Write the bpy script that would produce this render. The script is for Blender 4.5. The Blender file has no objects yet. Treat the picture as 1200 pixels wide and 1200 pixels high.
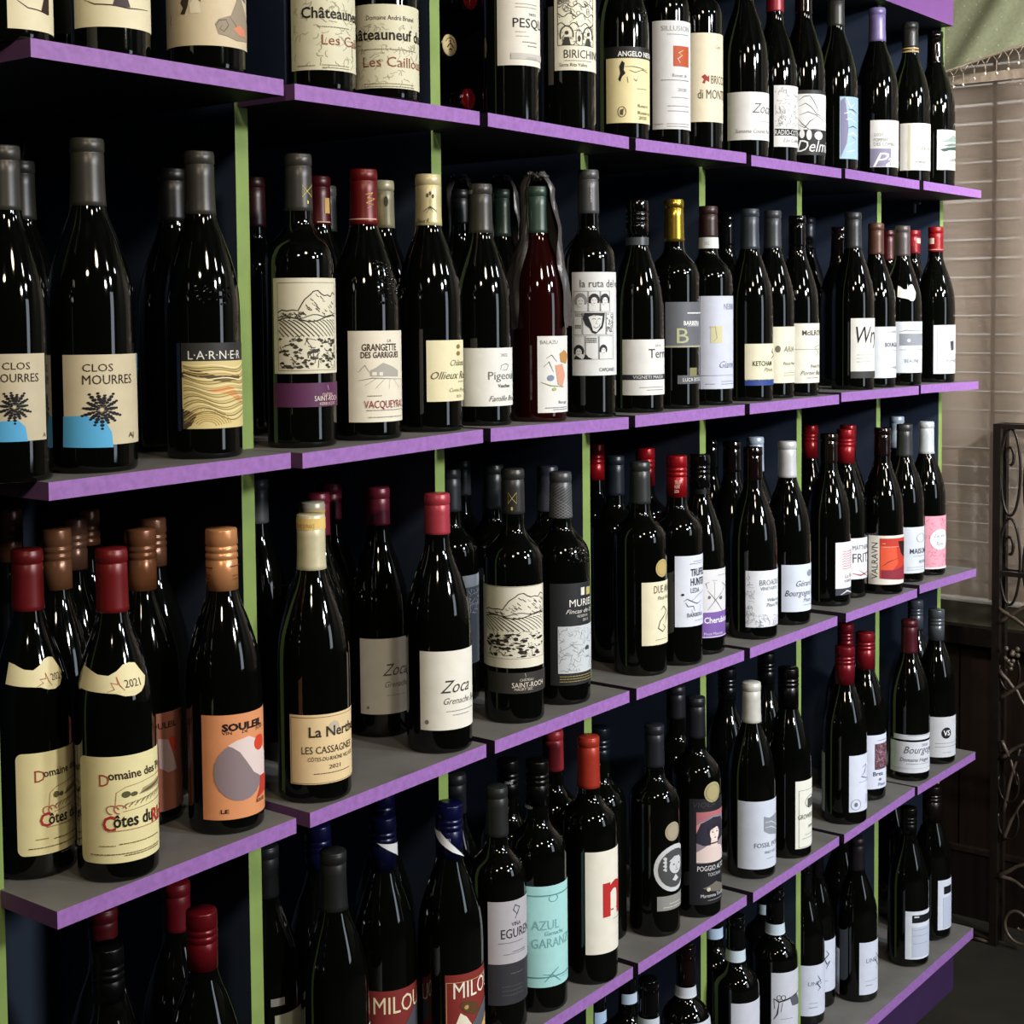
import bpy, bmesh, math, random
import numpy as np
from mathutils import Vector, Matrix
from mathutils.geometry import tessellate_polygon

scene = bpy.context.scene
PI = math.pi

# ------------------------------------------------------------------ camera
YAW, PITCH, ROLL = 0.9116, -0.0554, -0.0090
fw = Vector((math.sin(YAW)*math.cos(PITCH), math.cos(YAW)*math.cos(PITCH), math.sin(PITCH)))
rt = Vector((math.cos(YAW), -math.sin(YAW), 0))
up = rt.cross(fw)
rt2 = rt*math.cos(ROLL) + up*math.sin(ROLL)
up2 = -rt*math.sin(ROLL) + up*math.cos(ROLL)
CAM = Vector((-0.7481, -1.1717, -0.2324))
cd = bpy.data.cameras.new('camera')
cam = bpy.data.objects.new('camera', cd)
scene.collection.objects.link(cam)
cam.matrix_world = Matrix(((rt2.x, up2.x, -fw.x, CAM.x), (rt2.y, up2.y, -fw.y, CAM.y), (rt2.z, up2.z, -fw.z, CAM.z), (0, 0, 0, 1)))
cd.sensor_fit = 'HORIZONTAL'
cd.sensor_width = 36
cd.lens = 1758.905/1200*36
cd.shift_y = -(600-465.58)/1200
cd.clip_start = 0.02
scene.camera = cam

# ------------------------------------------------------------------ world, exposure
w = bpy.data.worlds.new('world')
scene.world = w
w.use_nodes = True
w.node_tree.nodes['Background'].inputs[0].default_value = (1.0, 0.97, 0.92, 1)
w.node_tree.nodes['Background'].inputs[1].default_value = 1.3
scene.view_settings.view_transform = 'Standard'
scene.view_settings.look = 'None'
scene.view_settings.exposure = -0.88
scene.view_settings.gamma = 1.0
scene.view_settings.use_curve_mapping = False
scene.cycles.use_denoising = True
scene.cycles.max_bounces = 6
scene.cycles.sample_clamp_indirect = 3.0

def area(name, loc, target, size, power, color, size_y=None, shape='DISK', spread=PI):
    l = bpy.data.lights.new(name, 'AREA')
    l.shape = shape
    l.size = size
    if size_y: l.size_y = size_y
    l.energy = power
    l.color = color
    l.spread = spread
    o = bpy.data.objects.new(name, l)
    o.location = loc
    d = Vector(target) - Vector(loc)
    o.rotation_euler = d.to_track_quat('-Z', 'Y').to_euler()
    scene.collection.objects.link(o)
    return o
# ceiling lamps along the aisle in front of the shelving: warm at the near end, daylight-cool further on; last two are added fills for valance and curtain
WARM, NEUT, COOL = (1.0, 0.84, 0.64), (1.0, 0.95, 0.88), (0.82, 0.90, 1.0)
LAMPS_AND_FILLS = [((-1.5, -1.7, 0.95), (-0.2, 0, -0.8), 0.30, 26, WARM, PI), ((-0.3, -1.8, 1.05), (0.3, 0, -0.8), 0.28, 20, WARM, PI),
         ((0.6, -4.2, 1.00), (1.5, 0, -0.6), 0.36, 44, NEUT, 1.3), ((1.6, -3.6, 1.00), (1.7, 0, -0.7), 0.32, 34, COOL, 1.5),
         ((2.2, -2.2, 1.05), (1.9, 0, -0.8), 0.22, 15, COOL, PI), ((0.9, -2.1, 1.00), (2.4, -0.1, -0.2), 0.20, 12, NEUT, PI), ((0.7, -2.4, 1.05), (2.5, -0.15, -0.1), 0.20, 9, NEUT, 0.55)]
for p, t, s, e, c, sp in LAMPS_AND_FILLS:
    area('ceiling_lamp_or_fill', p, t, s, e, c, spread=sp)
area('front_fill_light', (1.6, -3.9, -0.1), (1.6, 0, -0.7), 0.7, 24, (0.78, 0.86, 1.0), 1.3, 'RECTANGLE')  # added low cool fill reaching the back rows; no window stands there
area('outside_daylight', (3.35, 0.0, 0.05), (2.5, 0.0, 0.05), 1.7, 70, (1.0, 0.97, 0.93), 2.3, 'RECTANGLE')

# ------------------------------------------------------------------ materials
def lin(h):
    v = [int(h[i:i+2], 16)/255 for i in (0, 2, 4)]
    return tuple(x/12.92 if x <= 0.04045 else ((x+0.055)/1.055)**2.4 for x in v) + (1,)
MATS = {}
def mat(h, kind='ink'):
    key = (h, kind)
    if key in MATS: return MATS[key]
    m = bpy.data.materials.new(kind + '_' + h)
    m.use_nodes = True
    nt = m.node_tree
    b = nt.nodes['Principled BSDF']
    c = lin(h)
    if kind in ('foil', 'screw', 'wax', 'metalfoil'):
        f = 0.62 if c[0]+c[1]+c[2] < 0.8 else 0.86
        c = tuple(v*f for v in c[:3])+(1,)
    rough, noise_s, noise_a, bump, metal, spec = {
        'ink': (0.6, 0, 0, 0, 0, 0.3), 'paper': (0.55, 60, 0.05, 0, 0, 0.35), 'foil': (0.36, 90, 0.10, 0.06, 0.15, 0.5),
        'screw': (0.28, 40, 0.08, 0.03, 0.35, 0.5), 'screwk': (0.12, 40, 0.08, 0.0, 0.1, 0.5), 'wax': (0.07, 30, 0.1, 0.0, 0, 0.5),
        'metalfoil': (0.25, 0, 0, 0, 0.9, 0.5), 'glass': (0.045, 0, 0, 0, 0, 0.5), 'paint': (0.55, 22, 0.10, 0.10, 0, 0.3),
        'edge': (0.5, 130, 0.16, 0.35, 0, 0.3), 'top': (0.6, 14, 0.22, 0.06, 0, 0.35), 'wood': (0.45, 9, 0.35, 0.12, 0, 0.4),
        'iron': (0.38, 60, 0.25, 0.2, 0.3, 0.5), 'cloth': (0.9, 160, 0.12, 0.3, 0, 0.1), 'tissue': (0.3, 30, 0.3, 0.25, 0, 0.5),
        'floor': (0.9, 7, 0.35, 0.3, 0, 0.2)}[kind]
    b.inputs['Base Color'].default_value = c
    b.inputs['Roughness'].default_value = rough
    b.inputs['Metallic'].default_value = metal
    b.inputs['Specular IOR Level'].default_value = spec
    if noise_s:
        tc = nt.nodes.new('ShaderNodeTexCoord')
        mp = nt.nodes.new('ShaderNodeMapping')
        n = nt.nodes.new('ShaderNodeTexNoise')
        n.inputs['Scale'].default_value = noise_s
        n.inputs['Detail'].default_value = 5
        nt.links.new(tc.outputs['Object'], mp.inputs[0])
        if kind == 'wood': mp.inputs['Scale'].default_value = (4, 4, 0.35)
        nt.links.new(mp.outputs[0], n.inputs['Vector'])
        mx = nt.nodes.new('ShaderNodeMix')
        mx.data_type = 'RGBA'
        mx.blend_type = 'MULTIPLY'
        mx.inputs['Factor'].default_value = 1
        r = nt.nodes.new('ShaderNodeMapRange')
        r.inputs['From Min'].default_value = 0.3
        r.inputs['From Max'].default_value = 0.7
        r.inputs['To Min'].default_value = 1-noise_a
        r.inputs['To Max'].default_value = 1+noise_a*0.6
        nt.links.new(n.outputs[0], r.inputs[0])
        mx.inputs[6].default_value = c
        nt.links.new(r.outputs[0], mx.inputs[7])
        nt.links.new(mx.outputs[2], b.inputs['Base Color'])
        if bump:
            bp = nt.nodes.new('ShaderNodeBump')
            bp.inputs['Strength'].default_value = bump
            bp.inputs['Distance'].default_value = 0.001
            nt.links.new(n.outputs[0], bp.inputs['Height'])
            nt.links.new(bp.outputs[0], b.inputs['Normal'])
    MATS[key] = m
    return m
GLASS = mat('060706', 'glass')
GLASS.node_tree.nodes['Principled BSDF'].inputs['Base Color'].default_value = (0.0016, 0.0020, 0.0014, 1)
GLASSRED = mat('2a0606', 'glass')
GLASSRED.node_tree.nodes['Principled BSDF'].inputs['Base Color'].default_value = (0.012, 0.0016, 0.0014, 1)

# ------------------------------------------------------------------ helpers
def link(name, me, parent=None, loc=(0, 0, 0), rot=None):
    o = bpy.data.objects.new(name, me)
    o.location = loc
    if rot: o.rotation_euler = rot
    if parent: o.parent = parent
    scene.collection.objects.link(o)
    return o
def thing(name, label, cat, loc=(0, 0, 0), group=None):
    o = link(name, None, None, loc)
    o.empty_display_size = 0.05
    o['label'] = label; o['category'] = cat
    if group: o['group'] = group
    return o
class MB:
    """collects faces with materials, builds ONE mesh"""
    def __init__(s): s.v = []; s.f = []; s.m = []; s.mats = []; s.sm = []
    def mi(s, m):
        if m not in s.mats: s.mats.append(m)
        return s.mats.index(m)
    def face(s, pts, m, smooth=False):
        i = len(s.v); s.v += [tuple(p) for p in pts]; s.f.append(tuple(range(i, i+len(pts)))); s.m.append(s.mi(m)); s.sm.append(smooth)
    def idx(s, verts, faces, m, smooth=True):
        i = len(s.v); s.v += [tuple(p) for p in verts]
        k = s.mi(m)
        for f in faces: s.f.append(tuple(i+a for a in f)); s.m.append(k); s.sm.append(smooth)
    def box(s, a, b, m, mats=None):
        x0, y0, z0 = a; x1, y1, z1 = b
        v = [(x0,y0,z0),(x1,y0,z0),(x1,y1,z0),(x0,y1,z0),(x0,y0,z1),(x1,y0,z1),(x1,y1,z1),(x0,y1,z1)]
        F = [(0,3,2,1),(4,5,6,7),(0,1,5,4),(1,2,6,5),(2,3,7,6),(3,0,4,7)]   # bottom top front right back left
        for j, f in enumerate(F): s.idx(v, [f], mats[j] if mats else m, False)
    def lathe(s, prof, m, n=32, cap=True, c=(0, 0, 0), smooth=True):
        vs = []; fs = []
        for (r, z) in prof:
            for k in range(n):
                a = 2*PI*k/n; vs.append((c[0]+r*math.cos(a), c[1]+r*math.sin(a), c[2]+z))
        for i in range(len(prof)-1):
            for k in range(n):
                k2 = (k+1) % n; fs.append((i*n+k, i*n+k2, (i+1)*n+k2, (i+1)*n+k))
        if cap: fs.append(tuple(range(n-1, -1, -1))); fs.append(tuple((len(prof)-1)*n+k for k in range(n)))
        s.idx(vs, fs, m, smooth)
    def tube(s, pts, r, m, n=8, closed=False):
        P = [Vector(p) for p in pts]; vs = []; fs = []; N = len(P); prev = None
        for i in range(N):
            a = P[i-1] if (i > 0 or closed) else P[i]; b = P[(i+1) % N] if (i < N-1 or closed) else P[i]
            t = (b-a).normalized()
            u = Vector((0, 0, 1)) if abs(t.z) < 0.95 else Vector((1, 0, 0))
            if prev is not None: u = prev
            e1 = (u - t*u.dot(t)).normalized(); prev = e1; e2 = t.cross(e1)
            rr = r[i] if isinstance(r, (list, tuple)) else r
            for k in range(n):
                an = 2*PI*k/n; vs.append(P[i]+(e1*math.cos(an)+e2*math.sin(an))*rr)
        for i in range(N if closed else N-1):
            j = (i+1) % N
            for k in range(n): fs.append((i*n+k, i*n+(k+1) % n, j*n+(k+1) % n, j*n+k))
        if not closed: fs += [tuple(range(n-1, -1, -1)), tuple((N-1)*n+k for k in range(n))]
        s.idx(vs, fs, m, True)
    def build(s, name, parent=None, loc=(0, 0, 0), rot=None):
        me = bpy.data.meshes.new(name)
        me.from_pydata(s.v, [], s.f)
        for m in s.mats: me.materials.append(m)
        me.polygons.foreach_set('material_index', s.m)
        me.polygons.foreach_set('use_smooth', s.sm)
        me.update()
        return link(name, me, parent, loc, rot)

# ------------------------------------------------------------------ bottle profiles
PROF = {'B': [(0,.93),(.006,.98),(.02,1),(.46,1),(.52,.985),(.58,.93),(.64,.81),(.70,.655),(.76,.475),(.80,.395),(.84,.375),(.93,.362),(1,.362)],
        'C': [(0,.93),(.006,.98),(.02,1),(.61,1),(.645,.985),(.67,.93),(.69,.85),(.71,.71),(.73,.55),(.75,.44),(.77,.395),(.93,.36),(1,.355)]}
def smooth_prof(p):
    ts = np.array([a for a, _ in p]); rs = np.array([b for _, b in p])
    i0 = 3
    t = [0, .003, .008, .015, .022] + list(np.linspace(.03, p[3][0]-.02, 4)) + list(np.linspace(p[3][0], .85, 26)) + [.9, .95, 1]
    # monotone-ish cubic interpolation (PCHIP)
    h = np.diff(ts); d = np.diff(rs)/h; m = np.zeros(len(ts))
    for i in range(1, len(ts)-1):
        m[i] = 0 if d[i-1]*d[i] <= 0 else 2*d[i-1]*d[i]/(d[i-1]+d[i])
    out = []
    for x in t:
        i = min(max(np.searchsorted(ts, x)-1, 0), len(h)-1)
        s = (x-ts[i])/h[i]
        y = (2*s**3-3*s**2+1)*rs[i]+(s**3-2*s**2+s)*h[i]*m[i]+(-2*s**3+3*s**2)*rs[i+1]+(s**3-s**2)*h[i]*m[i+1]
        out.append((float(x), float(y)))
    return out
SP = {k: smooth_prof(v) for k, v in PROF.items()}
SPT = {k: ([a for a, _ in v], [b for _, b in v]) for k, v in SP.items()}

# ------------------------------------------------------------------ lettering (Blender's built-in face) collected in one go
TEXT = {}
def text_meshes(keys):
    obs = []
    for k in keys:
        s, shear, bold = k
        c = bpy.data.curves.new('t', 'FONT'); c.body = s; c.size = 1; c.resolution_u = 2
        c.shear = max(-1, min(1, shear)); c.offset = 0.018*bold
        o = bpy.data.objects.new('t', c); scene.collection.objects.link(o); obs.append((k, o, c))
    bpy.context.view_layer.update()
    dg = bpy.context.evaluated_depsgraph_get()
    for k, o, c in obs:
        me = o.evaluated_get(dg).to_mesh()
        V = [v.co[:2] for v in me.vertices]; me.calc_loop_triangles()
        T = [tuple(t.vertices) for t in me.loop_triangles]
        x0 = min((v[0] for v in V), default=0); x1 = max((v[0] for v in V), default=1)
        TEXT[k] = ([(v[0]-x0, v[1]) for v in V], T, max(x1-x0, 1e-4))
        o.evaluated_get(dg).to_mesh_clear()
    for k, o, c in obs:
        bpy.data.objects.remove(o); bpy.data.curves.remove(c)

class Wrap:
    """draws flat print on a bottle's surface: local angle (0 = world +X) and height above the base"""
    def __init__(s, R, H, sh, va):
        s.R, s.H, s.va = R, H, va; s.t, s.r = SPT[sh]; s.mb = MB(); s.layer = 0; s.base = 0.0006; s.extra = 0.0
    def rad(s, z): return s.R*float(np.interp(z/s.H, s.t, s.r)) + s.extra
    def pt(s, phi, z, off):
        r = s.rad(z)+off; a = s.va+phi
        return (r*math.cos(a), r*math.sin(a), z)
    def next(s): s.layer += 1; return s.base+0.00004*min(s.layer, 22)
    def tris(s, T, m, off):
        """T: list of triangles of (phi,z); long ones are split so that they follow the curve"""
        out = []; st = list(T)
        mx = 0.085
        while st:
            t = st.pop()
            e = [abs(t[i][0]-t[(i+1) % 3][0]) for i in range(3)]
            ez = [abs(t[i][1]-t[(i+1) % 3][1]) for i in range(3)]
            k = max(range(3), key=lambda i: max(e[i], ez[i]/0.02*mx if s.bent else 0))
            if e[k] > mx or (s.bent and ez[k] > 0.02):
                a, b, c = t[k], t[(k+1) % 3], t[(k+2) % 3]
                q = ((a[0]+b[0])/2, (a[1]+b[1])/2)
                st += [(a, q, c), (q, b, c)]
            else: out.append(t)
        vs = []; ix = {}; fs = []
        for t in out:
            f = []
            for p in t:
                key = (round(p[0], 5), round(p[1], 6))
                if key not in ix: ix[key] = len(vs); vs.append(s.pt(p[0], p[1], off))
                f.append(ix[key])
            if len(set(f)) == 3:
                (ax, ay), (bx, by), (cx, cy) = t
                if (bx-ax)*(cy-ay)-(by-ay)*(cx-ax) < 0: f = f[::-1]
                fs.append(tuple(f))
        s.mb.idx(vs, fs, m, True)
    bent = False
    def poly(s, pts, m, off=None):
        off = s.next() if off is None else off
        T = tessellate_polygon([[Vector((p[0]*s.R*20, p[1]*20, 0)) for p in pts]])
        s.tris([tuple(tuple(pts[i]) for i in t) for t in T], m, off)
    def rect(s, a, b, z0, z1, m, off=None):
        s.poly([(a, z0), (b, z0), (b, z1), (a, z1)], m, off)
    def disc(s, a, z, da, dz, m, n=14, off=None):
        s.poly([(a+da*math.cos(2*PI*k/n), z+dz*math.sin(2*PI*k/n)) for k in range(n)], m, off)
    def line(s, pts, w, m, off=None, taper=False):
        off = s.next() if off is None else off
        R = s.R; h = w/2
        Q = [(p[0]*R, p[1]) for p in pts]; L = []; Rr = []
        for i, p in enumerate(Q):
            a = Q[max(i-1, 0)]; b = Q[min(i+1, len(Q)-1)]
            dx, dy = b[0]-a[0], b[1]-a[1]; n = math.hypot(dx, dy) or 1
            hh = h*(0.35 if taper and i in (0, len(Q)-1) else 1)
            L.append(((p[0]-dy/n*hh)/R, p[1]+dx/n*hh)); Rr.append(((p[0]+dy/n*hh)/R, p[1]-dx/n*hh))
        T = []
        for i in range(len(Q)-1): T += [(L[i], Rr[i], Rr[i+1]), (L[i], Rr[i+1], L[i+1])]
        s.tris(T, m, off)
    def text(s, txt, phi, z, h, m, wf=0.8, shear=0, bold=0, vertical=False):
        V, T, W = TEXT[(txt, shear, bold)]
        sy = h/0.72; sx = len(txt)*h*wf/W
        P = []
        for x, y in V:
            if vertical: u, v = -(y*sy-h/2), x*sx-len(txt)*h*wf/2
            else: u, v = x*sx, y*sy-h/2
            P.append((phi+u/s.R, z+v))
        s.tris([tuple(P[i] for i in t) for t in T], m, s.next())
    def small(s, a, b, z, m, rnd):
        off = s.next(); x = a; h = 0.00085; T = []
        if b < a: a, b = b, a
        x = a
        while x < b:
            w = min(rnd.uniform(0.0012, 0.004)/s.R, b-x)
            T += [((x, z-h/2), (x+w, z-h/2), (x+w, z+h/2)), ((x, z-h/2), (x+w, z+h/2), (x, z+h/2))]
            x += w+0.0006/s.R
        s.tris(T, m, off)

# shelf boards: level, bay, left x, left z, right x, right z (metres)
BOARDS = [[1,1,0.0066,0.0006,0.294,-0.0004],
 [1,2,0.309,-0.0025,0.6003,-0.0008],
 [1,3,0.6156,-0.0005,0.9105,-0.0027],
 [1,4,0.9268,-0.0029,1.2242,0.0015],
 [1,5,1.2399,-0.0007,1.5433,0.0007],
 [1,6,1.558,0.002,1.8651,0.0017],
 [1,7,1.8842,0.0026,2.1705,0.0026],
 [2,1,0.0129,-0.3716,0.2951,-0.3683],
 [2,2,0.3113,-0.3701,0.6007,-0.3652],
 [2,3,0.615,-0.3652,0.9068,-0.3693],
 [2,4,0.9228,-0.3684,1.2193,-0.3694],
 [2,5,1.2349,-0.3693,1.5373,-0.3698],
 [2,6,1.5459,-0.367,1.8676,-0.37],
 [2,7,1.8776,-0.3687,2.1647,-0.3734],
 [3,1,0.0103,-0.7428,0.2939,-0.7385],
 [3,2,0.3134,-0.7387,0.6008,-0.7349],
 [3,3,0.6172,-0.7348,0.9053,-0.7345],
 [3,4,0.923,-0.7353,1.2172,-0.7375],
 [3,5,1.2355,-0.7376,1.5334,-0.7384],
 [3,6,1.5666,-0.7391,1.8654,-0.7429],
 [3,7,1.8776,-0.7381,2.1606,-0.7464],
 [4,1,0.0029,-1.1128,0.294,-1.1128],
 [4,2,0.3113,-1.1128,0.6013,-1.1128],
 [4,3,0.6186,-1.1128,0.9109,-1.1125],
 [4,4,0.9242,-1.1126,1.2247,-1.1135],
 [4,5,1.2452,-1.1161,1.5425,-1.1135],
 [4,6,1.5625,-1.1162,1.8602,-1.1121],
 [4,7,1.8741,-1.1146,2.1641,-1.1181],
 [5,1,0.0029,-1.4781,0.294,-1.4781],
 [5,2,0.3113,-1.4781,0.6013,-1.4781],
 [5,3,0.6186,-1.4781,0.9089,-1.4781],
 [5,4,0.9262,-1.4781,1.2199,-1.4781],
 [5,5,1.2372,-1.4781,1.5398,-1.4781],
 [5,6,1.5571,-1.4781,1.8603,-1.4781],
 [5,7,1.8776,-1.4781,2.1384,-1.4694]]
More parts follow.
